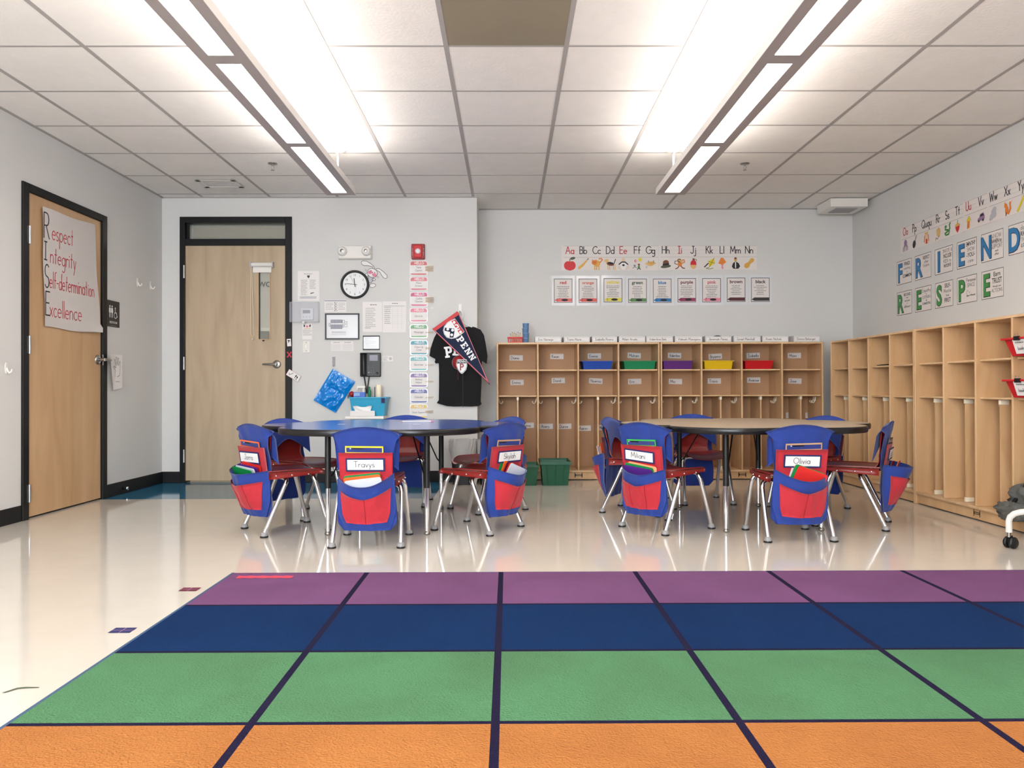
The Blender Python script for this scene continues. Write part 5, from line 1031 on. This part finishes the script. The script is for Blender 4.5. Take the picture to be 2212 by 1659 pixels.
S2 = [((p[0] - 672) * .90 + 672, (p[1] - 905) * .90 + 905) for p in S1]; b.stroke(G(S2 + [S2[0]]), .0028, 'pennant_navy', 3); b.poly(G([(602, 815), (742, 812), (744, 862), (600, 864)]), 'pennant_navy', 4); p = g(672, 855); b.text('PENN', p[0], p[1] + .001, .021, 'white', 6, .95, .02); p = g(672, 965); b.text('P', p[0], p[1], .058, 'deep_red', 5, .9, .03); b.build('shield', t)
b = MB(); b.tube([(g(690, 1020)[0], 0, g(690, 1020)[1]), (g(692, 1525)[0], 0, g(692, 1525)[1])], .0018, 'dark_grey', 6); b.build('string', t)
t = tag(empty('round_ornament', (loc[0], WY - .045, loc[2])), 'dark red round ornament half hidden behind the shield badge', 'ornament'); b = MB(); c0 = g(612, 850)
b.lathe([(.0001, -.006), (.060, -.006), (.062, .0), (.0001, 0)], 'deep_red', (c0[0] + .012, 0, c0[1]), 'y', 24); b.lathe([(.066, -.001), (.066, .003), (.0001, .003)], 'black', (c0[0] + .012, 0, c0[1]), 'y', 24); b.build('disc', t)
b = MB(); b.tube([(g(612, 930)[0], 0, g(612, 930)[1]), (g(614, 1110)[0], 0, g(614, 1110)[1])], .0016, 'deep_red', 6); b.build('string', t)
# ================================================================ BINS on the floor
def trash(px0, px1, label, yy, pink=True):
    X0 = (px0 - 1097) / F * yy; X1 = (px1 - 1097) / F * yy; hw = (X1 - X0) / 2; h = .395
    t = tag(empty('waste_bin', ((X0 + X1) / 2, yy + .10, 0)), label, 'waste bin', 'black waste bins')
    b = MB()
    def wall(u, v):
        a = 2 * pi * u; sx = (abs(cos(a)) ** .5) * (1 if cos(a) > 0 else -1); sy = (abs(sin(a)) ** .5) * (1 if sin(a) > 0 else -1); k = .80 + .20 * v
        return (sx * hw * k, sy * .095 * k, v * h * .96 + .002)
    b.grid(wall, 32, 6, 'black', 0); b.box(-hw * .7, hw * .7, -.065, .065, 0, .004, 'black'); b.build('bin_body', t)
    b = MB()
    def liner(u, v):
        a = 2 * pi * u; sx = (abs(cos(a)) ** .5) * (1 if cos(a) > 0 else -1); sy = (abs(sin(a)) ** .5) * (1 if sin(a) > 0 else -1); k = 1.05 + .05 * sin(v * pi) - .05 * v; z = h - v * (.15 + .035 * sin(3 * a + 1))
        n_ = .006 * sin(18 * a + 6 * v); return (sx * (hw * k + n_), sy * (.095 * k + n_) - .004 * abs(sin(a)), z + .003 * sin(9 * a))
    b.grid(liner, 64, 12, 'bag_clear', 0); b.build('bag_liner', t)
    if pink:
        b = MB()
        def rim_(u, v):
            a = 2 * pi * u; sx = (abs(cos(a)) ** .5) * (1 if cos(a) > 0 else -1); sy = (abs(sin(a)) ** .5) * (1 if sin(a) > 0 else -1); z = h - (.15 + .035 * sin(3 * a + 1)) + .004 - v * .028
            return (sx * (hw * 1.01), sy * (.095 * 1.01), z)
        b.grid(rim_, 64, 2, 'bag_pink', 0); b.build('liner_edge', t)
trash(971, 1027, 'black waste bin with a grey bag and pink edge behind the blue table', 6.95)
trash(1031, 1078, 'second black waste bin with a grey bag, nearer the cubbies', 6.95, False)
x0 = (1084 - 1097) / F * 6.89; x1 = (1165 - 1097) / F * 6.89
taper_bin('storage_bin', (x0 + x1) / 2, 7.06, 0, (x1 - x0) / 2 - .008, (x1 - x0) / 2 - .03, .165, .145, .178, 'bin_green', 'small green plastic bin on the floor by the cubbies, left one', 'bin', .018, 'green floor bins')
x0 = (1166 - 1097) / F * 6.9; x1 = (1233.5 - 1097) / F * 6.9
taper_bin('storage_bin', (x0 + x1) / 2, 7.075, 0, (x1 - x0) / 2 - .008, (x1 - x0) / 2 - .026, .175, .15, .21, 'bin_green', 'larger green plastic bin on the floor by the cubbies, right one', 'bin', .03, 'green floor bins', 0, 3)

# ================================================================ POSTERS ON THE BACK WALL
def icon(b, k, x, z, s):
    e = lambda cx_, cz_, rx, rz_, m, l=3, rot=0: b.ell(x + cx_ * s, z + cz_ * s, rx * s, rz_ * s, m, l, rot)
    st = lambda pts, w_, m, l=3: b.stroke([(x + p[0] * s, z + p[1] * s) for p in pts], w_ * s, m, l)
    pl = lambda pts, m, l=3: b.poly([(x + p[0] * s, z + p[1] * s) for p in pts], m, l)
    if k == 'A': e(-.18, -.15, .36, .40, 'red'); e(.18, -.15, .34, .40, 'red', 4); e(0, -.3, .35, .3, 'red', 5); st([(-.02, .2), (.0, .45)], .07, 'brown', 6); e(.25, .5, .24, .12, 'leaf', 6, 15)
    elif k == 'B': pl([(-.5, -.42), (-.38, -.5), (.0, -.22), (.42, .36), (.36, .42), (-.12, -.02), (-.48, -.3)], 'gold'); e(.42, .44, .08, .06, 'grey', 4, 45)
    elif k == 'C': e(.05, .02, .26, .30, 'gold'); e(-.22, .12, .24, .22, 'orange', 4); pl([(-.44, .2), (-.42, .42), (-.28, .3)], 'orange', 5); pl([(-.14, .3), (-.02, .42), (-.02, .18)], 'orange', 5); st([(.25, .1), (.5, .35), (.42, .48), (.2, .46)], .1, 'orange', 4); [st([(q, -.1), (q, -.52)], .1, 'gold', 3) for q in (-.18, -.02, .2)]; [e(q, .14, .03, .03, 'ink', 6) for q in (-.3, -.16)]
    elif k == 'D': e(.02, .0, .34, .17, 'brown', 3, -10); e(-.34, .3, .2, .14, 'tan', 4, 20); st([(-.3, .25), (-.2, 0)], .2, 'tan', 3); st([(.32, .0), (.44, .28), (.48, .42)], .07, 'ink', 3); [st([(q, -.05), (q + .04, -.52)], .08, 'tan', 2) for q in (-.22, -.08, .28, .42)]; e(.05, .06, .24, .10, 'ink', 5, -8)
    elif k == 'E': e(0, .36, .15, .19, 'skin'); pl([(-.4, -.05), (-.15, .16), (.15, .16), (.4, -.05), (.3, -.2), (.22, -.1), (.2, -.5), (-.2, -.5), (-.22, -.1), (-.3, -.2)], 'paper'); st([(-.4, -.05), (-.15, .16), (.15, .16), (.4, -.05)], .1, 'ink', 4); e(0, -.12, .12, .09, 'ink', 4); st([(-.38, -.1), (-.44, -.34), (-.2, -.5)], .07, 'skin', 4); st([(.38, -.1), (.44, -.34), (.2, -.5)], .07, 'skin', 4)
    elif k == 'F': e(.25, .38, .16, .16, 'yellow'); e(-.15, .26, .11, .11, 'red'); e(-.13, .26, .06, .06, 'paper', 4); e(.14, -.08, .1, .1, 'brown'); e(.14, -.3, .1, .16, 'green', 4); st([(.0, .0), (.08, -.2)], .06, 'skin', 5); st([(.08, -.4), (.0, -.52)], .07, 'ink', 4); st([(.2, -.4), (.28, -.52)], .07, 'ink', 4); e(-.24, -.16, .1, .08, 'lilac'); st([(-.42, -.4), (-.24, -.26), (-.06, -.36)], .05, 'grey', 4)
    elif k == 'G': pl([(-.52, .02), (-.1, .22), (.25, .22), (.52, .05), (.1, -.2), (-.15, -.2)], 'tan'); e(.05, .06, .2, .1, 'gold', 4); [st([(q, .1), (q, .3)], .04, 'ink', 5) for q in (-.18, .28)]; e(-.36, -.3, .08, .1, 'light_grey', 4)
    elif k == 'H': e(0, -.28, .48, .14, 'leaf', 3, 8); pl([(-.3, -.22), (-.24, .2), (-.08, .3), (.12, .3), (.26, .18), (.3, -.16)], 'brown', 4); pl([(-.3, -.2), (-.28, -.04), (.29, .02), (.3, -.14)], 'ink', 5)
    elif k == 'I': e(0, -.05, .2, .24, 'orange'); e(-.06, .26, .19, .17, 'brown', 4); e(.14, .2, .14, .12, 'tan', 4); st([(-.2, -.1), (-.48, -.02), (-.46, .2), (-.3, .22)], .06, 'brown', 3); st([(-.1, -.25), (-.2, -.42), (-.4, -.5)], .09, 'brown', 3); st([(.1, -.25), (.24, -.42), (.44, -.46)], .09, 'brown', 3); st([(.2, .0), (.42, .12), (.36, .34), (.2, .3)], .08, 'orange', 5); e(-.06, .26, .1, .08, 'tan', 5)
    elif k == 'J': e(0, -.14, .28, .38, 'tan'); pl([(-.28, -.14), (-.26, .1), (-.1, .3), (.1, .3), (.26, .1), (.28, -.14)], 'red', 4); pl([(-.07, .28), (-.09, .46), (.11, .46), (.08, .28)], 'brown', 5); st(arc(.2, .3, .09, .09, -90, 180, 8), .05, 'brown', 5)
    elif k == 'K': pl([(-.1, .2), (.45, .5), (.5, .0), (-.02, -.36)], 'yellow'); st([(-.1, .2), (.5, .0)], .03, 'ink', 4); st([(.45, .5), (-.02, -.36)], .03, 'ink', 4); st([(-.1, -.0), (-.45, -.34)], .1, 'ink', 3); st([(-.02, -.36), (-.3, -.46), (.0, -.52), (.35, -.44)], .06, 'olive', 3)
    elif k == 'L': pl([(-.35, -.02), (-.12, .5), (.12, .5), (.38, .1), (.02, -.14)], 'orange'); st([(-.06, -.12), (.08, -.36), (.0, -.5)], .07, 'pink', 4); st([(.1, -.12), (-.06, -.36), (.08, -.5)], .07, 'pink', 4)
    elif k == 'M': e(0, .34, .13, .2, 'gold'); e(0, .46, .12, .09, 'brown', 4); pl([(-.34, -.3), (-.24, .0), (-.06, .14), (.08, .14), (.3, .0), (.42, -.28), (.26, -.5), (-.2, -.5)], 'ink'); pl([(-.05, .12), (.05, .12), (.05, -.4), (.0, -.46), (-.05, -.4)], 'paper', 4)
    elif k == 'N': e(-.2, -.2, .28, .24, 'gold', 3, 40); e(.24, .26, .24, .2, 'gold', 3, 40); st([(-.2, -.2), (.24, .26)], .3, 'gold', 3)
    elif k == 'O': e(0, .22, .24, .28, 'lilac'); [st([(q * .3, .05), (q, -.2), (q * 1.05, -.48)], .1, 'lilac', 3) for q in (-.4, -.16, .14, .38)]
    elif k == 'P': e(-.05, -.18, .26, .34, 'ink', 3, -20); st([(.12, .1), (.32, .5)], .1, 'dark_grey', 3)
    elif k == 'Q': e(0, .2, .24, .2, 'skin'); pl([(-.22, .3), (-.24, .5), (0, .42), (.24, .5), (.22, .3)], 'gold', 4); pl([(-.3, -.5), (-.18, .05), (.18, .05), (.34, -.5)], 'skin', 3); pl([(-.08, -.5), (-.1, -.1), (.14, -.1), (.14, -.5)], 'red', 4); st([(-.28, .2), (-.36, -.3)], .12, 'orange', 3); st([(.28, .2), (.36, -.3)], .12, 'orange', 3)
    elif k == 'R': e(.06, .1, .3, .38, 'tan'); e(-.14, .26, .14, .14, 'tan', 4); st([(.2, -.2), (-.1, -.44), (-.3, -.3), (-.4, -.5)], .05, 'brown', 3)
    elif k == 'S': st([(-.25, .3), (-.3, .1), (.1, .0), (.3, -.1), (.2, -.35), (-.2, -.36), (-.34, -.2), (.1, -.1), (.38, .1), (.3, .4), (.44, .5)], .14, 'green', 3); e(-.22, .32, .18, .12, 'green', 4)
    elif k == 'T': pl([(-.34, .14), (.0, .3), (.34, .14), (.22, -.24), (.0, -.5), (-.22, -.24)], 'red'); pl([(-.34, .14), (.0, .3), (.34, .14), (.3, .02), (-.3, .02)], 'gold', 4); st([(0, .28), (.04, .5)], .06, 'green', 4)
    elif k == 'U': pl([(-.2, -.5), (.12, -.46), (.18, .1), (.34, .1), (.06, .5), (-.3, .05), (-.14, .06)], 'orange'); pl([(.34, .1), (.06, .5), (-.3, .05)], 'yellow', 4)
    elif k == 'V': pl([(-.46, -.2), (-.4, .0), (-.2, .06), (-.1, .28), (.3, .34), (.46, .1), (.46, -.16), (.3, -.24)], 'lilac'); pl([(-.14, .08), (-.06, .24), (.28, .28), (.36, .1)], 'ink', 4); [e(q, -.22, .1, .1, 'ink', 5) for q in (-.24, .28)]
    elif k == 'W': [e(a_, c_, r_, r_, 'light_grey', 3 + i) for i, (a_, c_, r_) in enumerate([(-.22, -.22, .24), (.12, -.1, .26), (.14, .22, .24), (-.05, .1, .2), (-.34, -.36, .14)])]
    elif k == 'X': e(-.05, -.14, .2, .3, 'orange'); e(-.16, .2, .17, .16, 'orange', 4); pl([(-.3, .28), (-.26, .5), (-.14, .34)], 'orange', 5); st([(.14, -.4), (.36, -.1), (.3, .26), (.42, .44)], .18, 'orange', 3); e(.42, .44, .07, .08, 'paper', 5); st([(-.12, -.3), (-.14, -.5)], .1, 'brown', 4)
    elif k == 'Y': st([(-.34, -.44), (.4, .46)], .22, 'yellow', 3)
def alpha_panel(kind, loc, rz, w_, h, letters, pics, xs, label, reds='AEIOU', slope=0):
    b = MB(); card(b, w_, h, 'paper_cream')
    for k, zz in enumerate((.475, .30, .155, .02)): b.rect(-w_ / 2 + (.02 if k else .02), h * zz - .0008, w_ / 2, h * zz + .0008, 'ink_grey' if k in (0, 3) else 'light_grey', 1)
    for L, pic, x in zip(letters, pics, xs):
        m = 'ink_red' if L[0] in reds else 'ink'; b.handc(L, x, h * .165, h * .285, .0075, m, 2, sx=.84, gap=.15)
        icon(b, pic, x, -h * .24, h * .44)
    return tag(b.build('alphabet_strip', None, loc, rz), label, 'alphabet strip', 'alphabet strips')
def rowpx(y0, y1): return None
YB_ = BY - .0012
x0, z1 = onY(1213, 530, YB_); x1, z0 = onY(1422, 584, YB_); xs = [onY(p, 541, YB_)[0] - (x0 + x1) / 2 for p in (1231, 1260, 1289, 1318, 1346.5, 1376.5, 1405)]
alpha_panel('B', ((x0 + x1) / 2, YB_, (z0 + z1) / 2), 0, x1 - x0, z1 - z0, ['Aa', 'Bb', 'Cc', 'Dd', 'Ee', 'Ff', 'Gg'], 'ABCDEFG', xs, 'white alphabet strip with Aa to Gg and pictures on the back wall')
x0, z1 = onY(1423, 530, YB_ - .002); x1, z0 = onY(1635, 583, YB_ - .002); xs = [onY(p, 541, YB_)[0] - (x0 + x1) / 2 for p in (1438, 1468.5, 1497.5, 1532, 1559.5, 1588.5, 1618)]
alpha_panel('B', ((x0 + x1) / 2, YB_ - .0015, (z0 + z1) / 2 + .002), 0, x1 - x0, z1 - z0, ['Hh', 'Ii', 'Jj', 'Kk', 'Ll', 'Mm', 'Nn'], 'HIJKLMN', xs, 'white alphabet strip with Hh to Nn and pictures on the back wall')
CP = [('red', 1216.5, 'ink_red', (226, 110, 110)), ('orange', 1270, 'coral_', (222, 90, 84)), ('yellow', 1324, 'yellow', (222, 212, 70)), ('green', 1377, 'dark_green', (92, 140, 84)), ('blue', 1430.5, 'poster_blue', (34, 120, 180)),
      ('purple', 1483.5, 'maroon_', (150, 50, 90)), ('pink', 1537, 'pink_', (230, 140, 160)), ('brown', 1590, 'brown_', (90, 40, 46)), ('black', 1642.5, 'ink', (50, 50, 52))]
mm('coral_', C(214, 100, 84), .6); mm('dark_green', C(50, 72, 60), .6); mm('maroon_', C(110, 44, 66), .6); mm('pink_', C(214, 90, 110), .6); mm('brown_', C(92, 40, 44), .6)
for i, (nm, px, tm, cc) in enumerate(CP):
    dy = [0, 0, -1, 0, 0, -1, -1, -2, -2][i]; x, z = onY(px, 628 + dy, YB_); sc = BY / F; w_, h = 50 * sc, 65 * sc
    b = MB(); card(b, w_, h, 'laminate'); fw, fh = 20 * sc, 26 * sc
    b.rect(-fw, -fh, fw, fh, 'paper_cream', 1); b.frame(-fw, -fh, fw, fh, .005, 'dark_grey', 2)
    b.text(nm, 0, fh - .052, .030 if nm != 'orange' else .026, tm, 3, 1.08, .024); cm = mat('crayon_' + nm, C(*cc), .5)
    rnd = random.Random(i)
    for k in range(8 - (i > 6) * 2): q = fw * rnd.uniform(.35, .72); b.scribble(-q, q, fh - .078 - k * .0165, .0042, 'ink', 3)
    zc = -fh + .026; b.poly([(-fw + .004, zc - .003), (-fw + .03, zc + .016), (-fw + .03, zc - .016)], cm, 3); b.rect(-fw + .03, zc - .016, fw - .006, zc + .016, cm, 3); b.ell(.015, zc, .032, .011, 'ink' if nm not in ('brown', 'black') else cm, 4); b.rect(-fw + .034, zc - .016, -fw + .037, zc + .016, 'ink', 4)
    tag(b.build('colour_poster', None, (x, YB_, z)), 'small laminated color poster reading %s with a crayon below it' % nm, 'poster', 'color word posters')

# ================================================================ RIGHT WALL
XW = XR - .0012
def rloc(yy, z, off=0): return (XW - off, yy, z)
FR = [('F', [('FIND', .030, 1), ('something', .020, 0), ('in', .016, 0), ('COMMON', .026, 1)]), ('R', [('RESPECT', .026, 1), ('other', .024, 0), ('Students', .020, 0), ('', .01, 0), ('', .01, 0)]), ('I', [('INVITE &', .024, 0), ('INCLUDE', .030, 1), ('KIDS to', .024, 0), ('PARTICIPATE', .024, 1)]),
      ('E', [('EMPATHY', .030, 1), ('SHOW', .026, 0), ('-YOU-', .030, 1), ('care', .028, 0)]), ('N', [('kNOW', .030, 0), ('WHEN to', .028, 1), ('SUPPORT', .028, 0), ('each', .014, 0), ('other', .016, 0)]), ('D', [('do the', .030, 0), ('RIGHT', .030, 1), ('THING', .024, 0), ('LOOK', .024, 1)])]
RS = [('R', [('RECOGNIZE', .022, 1), ('that', .014, 0), ('everyone', .018, 0), ('is', .014, 0), ('different', .022, 0)]), ('E', [('Empathy', .028, 0), ('is', .014, 0), ('LISTENING', .020, 0), ('&', .016, 1), ('CONNECTING', .018, 1)]), ('S', [('SELF-', .030, 1), ('Monitor', .026, 0), ('think', .018, 0), ('FIRST', .032, 1)]),
      ('P', [('Personal', .026, 0), ('SPACE', .026, 0), ('', .03, 0), ('give a little room', .012, 0)]), ('E', [('Earn', .030, 1), ('TRUST', .036, 1), ('through your', .014, 0), ('ACTIONS', .022, 0)])]
ordn = ['nearest the far corner', 'second from the far corner', 'third from the far corner', 'fourth from the far corner', 'fifth from the far corner', 'sixth, at the photo edge']
def wpost(i, ch, ln, z0, z1, m, row, rowname):
    y0 = 6.829 - .306 * i; w_, h = .25, z1 - z0; b = MB(); card(b, w_, h, 'paper_cream'); b.frame(-w_ / 2, -h / 2, w_ / 2, h / 2, .0035, 'ink', 1)
    b.text(ch, -.067, -h * .38, h * .74, 'ink', 2, .80 if ch not in 'I' else .95, .045); b.text(ch, -.067, -h * .38 + .002, h * .735, m, 4, .76 if ch not in 'I' else .88, .030)
    n = sum(a[1] + .012 for a in ln); z = h * .40
    for t_, hh_, bold in ln:
        z -= hh_
        if t_:
            wmax = .125; 
            if bold: est = len(t_) * hh_ * .98; b.text(t_, .052, z, hh_, 'ink', 2, min(1, wmax / est), .012)
            else: est = str_w(t_) * hh_; k_ = min(1, wmax / est); b.handc(t_, .052, z, hh_, .0022, 'ink' if hh_ > .02 else 'ink_grey', 2, sx=k_)
        z -= .012 if len(ln) < 5 else .008
    if ch == 'P':
        b.stroke(arc(.02, -.030, .022, .022, 100, 300, 8), .0022, 'ink', 3); b.stroke(arc(.08, -.030, .02, .02, 200, 330, 8), .0022, 'ink', 3); b.stroke([(.03, -.02), (.035, -.03), (.042, -.022)], .002, 'ink', 3)
    tag(b.build('letter_poster', None, rloc(y0 - w_ / 2, (z0 + z1) / 2), R(-90)), '%s poster with big letter %s, %s' % (rowname, ch, ordn[i]), 'poster', 'letter posters, %s row' % row)
for i, (ch, ln) in enumerate(FR): wpost(i, ch, ln, 1.716, 1.916, 'poster_blue', 'upper', 'blue-lettered')
for i, (ch, ln) in enumerate(RS): wpost(i, ch, ln, 1.456, 1.653, 'poster_green', 'lower', 'green-lettered')
AL = [('Oo', 6.675), ('Pp', 6.527), ('Ququ', 6.338), ('Rr', 6.167), ('Ss', 6.037), ('Tt', 5.90), ('Uu', 5.757), ('Vv', 5.604), ('Ww', 5.459), ('Xx', 5.307), ('Yy', 5.165), ('Zz', 5.03)]
def ap(ya, yb_, sub, pics, label, dz=0, off=0):
    c_ = (ya + yb_) / 2; alpha_panel('R', rloc(c_, 2.087 + dz, off), R(-90), ya - yb_, .215, [a for a, _ in sub], pics, [c_ - y for _, y in sub], label)
ap(6.758, 5.828, AL[:6], 'OPQRST', 'white alphabet strip with Oo to Tt on the right wall'); ap(5.826, 5.53, AL[6:8], 'UV', 'short white alphabet strip with Uu and Vv on the right wall', .003, .001); ap(5.528, 4.95, AL[8:], 'WXYY', 'white alphabet strip starting at Ww on the right wall', .002, .0015)

# ================================================================ RIGHT CUBBY CONTENTS
def basket(y0, y1, z0, label, tilt=0):
    t = tag(empty('book_basket', (XC + .10, (y0 + y1) / 2, z0), R(-90)), label, 'basket', 'red baskets in the right cubbies'); w_ = (y0 - y1) / 2; h = .105; b = MB()
    def ring(w1, d0, d1, z): return [(-w1, -d0, z), (w1, -d0, z), (w1, d1, z), (-w1, d1, z)]
    v = ring(w_ * .84, .13, .14, 0) + ring(w_, .165, .17, h) + ring(w_ - .004, .161, .166, h) + ring(w_ * .84 - .004, .126, .136, .004)
    b.add(v, [(3, 2, 1, 0)] + [(k + i, k + (i + 1) % 4, k + 4 + (i + 1) % 4, k + 4 + i) for k in (0, 4, 8) for i in range(4)] + [(12, 13, 14, 15)], 'red'); b.build('basket_body', t, bevel=.003)
    b = MB(); b.box(-w_ - .012, w_ + .012, -.178, -.160, h - .012, h, 'red'); b.box(-w_ - .012, w_ + .012, .160, .178, h - .012, h, 'red'); b.box(-w_ - .012, -w_ + .004, -.165, .165, h - .012, h, 'red'); b.box(w_ - .004, w_ + .012, -.165, .165, h - .012, h, 'red'); b.build('rim', t, bevel=.003)
    for s in (-1, 1):
        b = MB(); b.box(s * w_ * .95 - .004, s * w_ * .95 + .004, -.09, .09, .03, .07, 'deep_red'); b.build('side_grip', t)
    b = MB(); b.T = Matrix.Translation((-.01, -.156, .052)) @ Matrix.Rotation(R(18), 4, 'X'); b.box(-.058, .058, -.001, .001, -.042, .042, 'paper'); b.hand('books', -.03, -.018, .02, .0024, 'ink', 4, slant=.25); b.scribble(-.035, .035, .022, .005, 'ink_grey', 4); b.build('name_card', t)
    b = MB(); b.T = Matrix.Translation((-.01, -.182, .098)); b.box(-.018, .018, -.006, .010, -.012, .012, 'black'); b.tube([(-.016, .0, .012), (-.016, .0, .026), (-.008, .0, .026), (-.008, 0, .012)], .0014, 'steel', 6); b.tube([(.008, .0, .012), (.008, .0, .026), (.016, .0, .026), (.016, 0, .012)], .0014, 'steel', 6); b.build('binder_clip', t)
basket(4.625, 4.32, ZS1 + .002, 'red plastic basket with a white card on the upper right cubby shelf'); basket(4.615, 4.32, ZS2 + .002, 'red plastic basket with a white card on the lower right cubby shelf')
b = MB(); b.box(-.07, .10, -.05, .06, 0, .008, 'black'); b.box(-.05, .06, -.03, .04, .008, .012, 'black'); tag(b.build('black_folder', None, (XC + .12, 6.44, ZS1 + .001), R(-90)), 'flat black folder lying on a shelf in the right-hand cubbies', 'folder')
t = tag(empty('backpack', (XC + .05, 4.46, ZB_ + .001)), 'dark grey backpack slumped in the nearest right cubby', 'backpack')
def lump(cx_, cy_, cz_, rx, ry, rz_, m, sd, amp=.12):
    b = MB()
    def fn(u, v):
        a, c = 2 * pi * u, pi * (v - .5); d = Vector((cos(a) * cos(c), sin(a) * cos(c), sin(c))); k = 1 + amp * mnoise.noise(d * 2.2 + Vector((sd, 0, 0))) + amp * .5 * mnoise.noise(d * 6 + Vector((0, sd, 0)))
        return (cx_ + d.x * rx * k, cy_ + d.y * ry * k, max(.001, cz_ + d.z * rz_ * k))
    b.grid(fn, 36, 22, m); return b
lump(.01, 0, .125, .16, .14, .135, 'grey_cloth', 1, .35).build('bag_body', t); lump(-.14, .02, .05, .08, .13, .055, 'grey_cloth', 4, .35).build('front_pocket', t)
b = MB(); b.tube([(-.05, -.06, .28), (-.12, -.03, .20), (-.17, .02, .08), (-.17, .08, .02), (-.10, .12, .01)], .012, 'black', 8); b.build('strap', t)
t = tag(empty('red_coat', (XC + .17, 4.36, ZS2 - .06)), 'red coat hanging inside the nearest right cubby', 'coat'); b = MB(); b.grid(lambda u, v: (-.07 + .14 * u + .01 * sin(9 * v), -.05 + .1 * sin(u * pi) * .3 + .012 * sin(14 * u + 3 * v) - .0, -v * .38), 20, 14, 'coat_red', .01); b.build('coat_body', t); b = MB(); b.tube([(0, .0, .0), (.0, .03, .02), (0, .06, .0)], .004, 'coat_red', 6); b.build('hanging_loop', t)
# white tubular rolling chair at the right edge
t = tag(empty('rolling_chair', (2.86, 3.80, 0)), 'white tubular chair base on black casters at the right edge of the photo', 'chair')
def caster(x, y, par, ang):
    b = MB(); b.T = Matrix.Translation((x, y, 0)) @ Matrix.Rotation(R(ang), 4, 'Z')
    for s in (-1, 1): b.lathe([(.0001, s * .007), (.024, s * .007), (.030, s * .010), (.031, s * .020), (.024, s * .027), (.0001, s * .028)], 'black', (.012, 0, .031), 'y', 24)
    b.box(-.004, .02, -.006, .006, .03, .068, 'black'); b.tube([(0, 0, .06), (0, 0, .085)], .009, 'steel', 10); b.build('caster', par)
LG = [((-.25, .35), (-.10, .22)), ((.02, .34), (.02, .2)), ((-.24, -.30), (-.10, -.2)), ((.03, -.34), (.02, -.2))]
for i, ((x, y), (xi, yi)) in enumerate(LG):
    b = MB(); d = Vector((xi - x, yi - y)); k = d.length; d /= k
    b.tube([(x, y, .085), (x, y, .145), (x + d.x * .006, y + d.y * .006, .165), (x + d.x * .025, y + d.y * .025, .184), (x + d.x * .05, y + d.y * .05, .194), (x + d.x * k, y + d.y * k, .225), (x + d.x * k * 1.3, y + d.y * k * 1.3, .30), (x + d.x * k * 1.3, y + d.y * k * 1.3, .44)], .0155, 'plastic_white', 14); l = b.build('leg', t); caster(x, y, l, [20, 60, -30, 10][i])
b = MB(); b.grid(lambda u, v: (-.09 + .2 * u, -.22 + .44 * v, .455 - .01 * sin(u * pi) * sin(v * pi)), 8, 8, 'grey_plastic', .02); b.build('seat', t)
b = MB(); b.grid(lambda u, v: (.10 + .01 * v, -.2 + .4 * u, .50 + .34 * v), 8, 8, 'grey_plastic', .015); b.build('backrest', t)
# pencil on the blue table
X, Y = onZ(844, 910.5, .622); X2, Y2 = onZ(925, 910, .622); b = MB(); d = Vector((X2 - X, Y2 - Y, 0)); q = min(.19, d.length); d.normalize()
b.tube([(0, 0, 0), tuple(d * q)], .0038, 'paper', 6); b.tube([tuple(d * q), tuple(d * (q + .018))], [.0038, .0036], 'pink', 6); b.tube([(0, 0, 0), tuple(-d * .014)], [.0036, .0006], 'tan', 6); tag(b.build('pencil', None, (X + .08, Y, .6226)), 'white pencil lying on the blue table', 'pencil')
for px, label in ((738, 'small white slip imitating a reflection on the left part of the blue table'), (900, 'small white slip imitating a reflection on the right part of the blue table')):
    X, Y = onZ(px, 916.5, .6185); b = MB(); b.box(-.022, .022, -.008, .008, 0, .0006, 'paper'); tag(b.build('reflection_mark', None, (X, Y, .6189)), label, 'reflection mark', 'reflection marks on the blue table')  # white slips stand in for reflections on the glossy tabletop
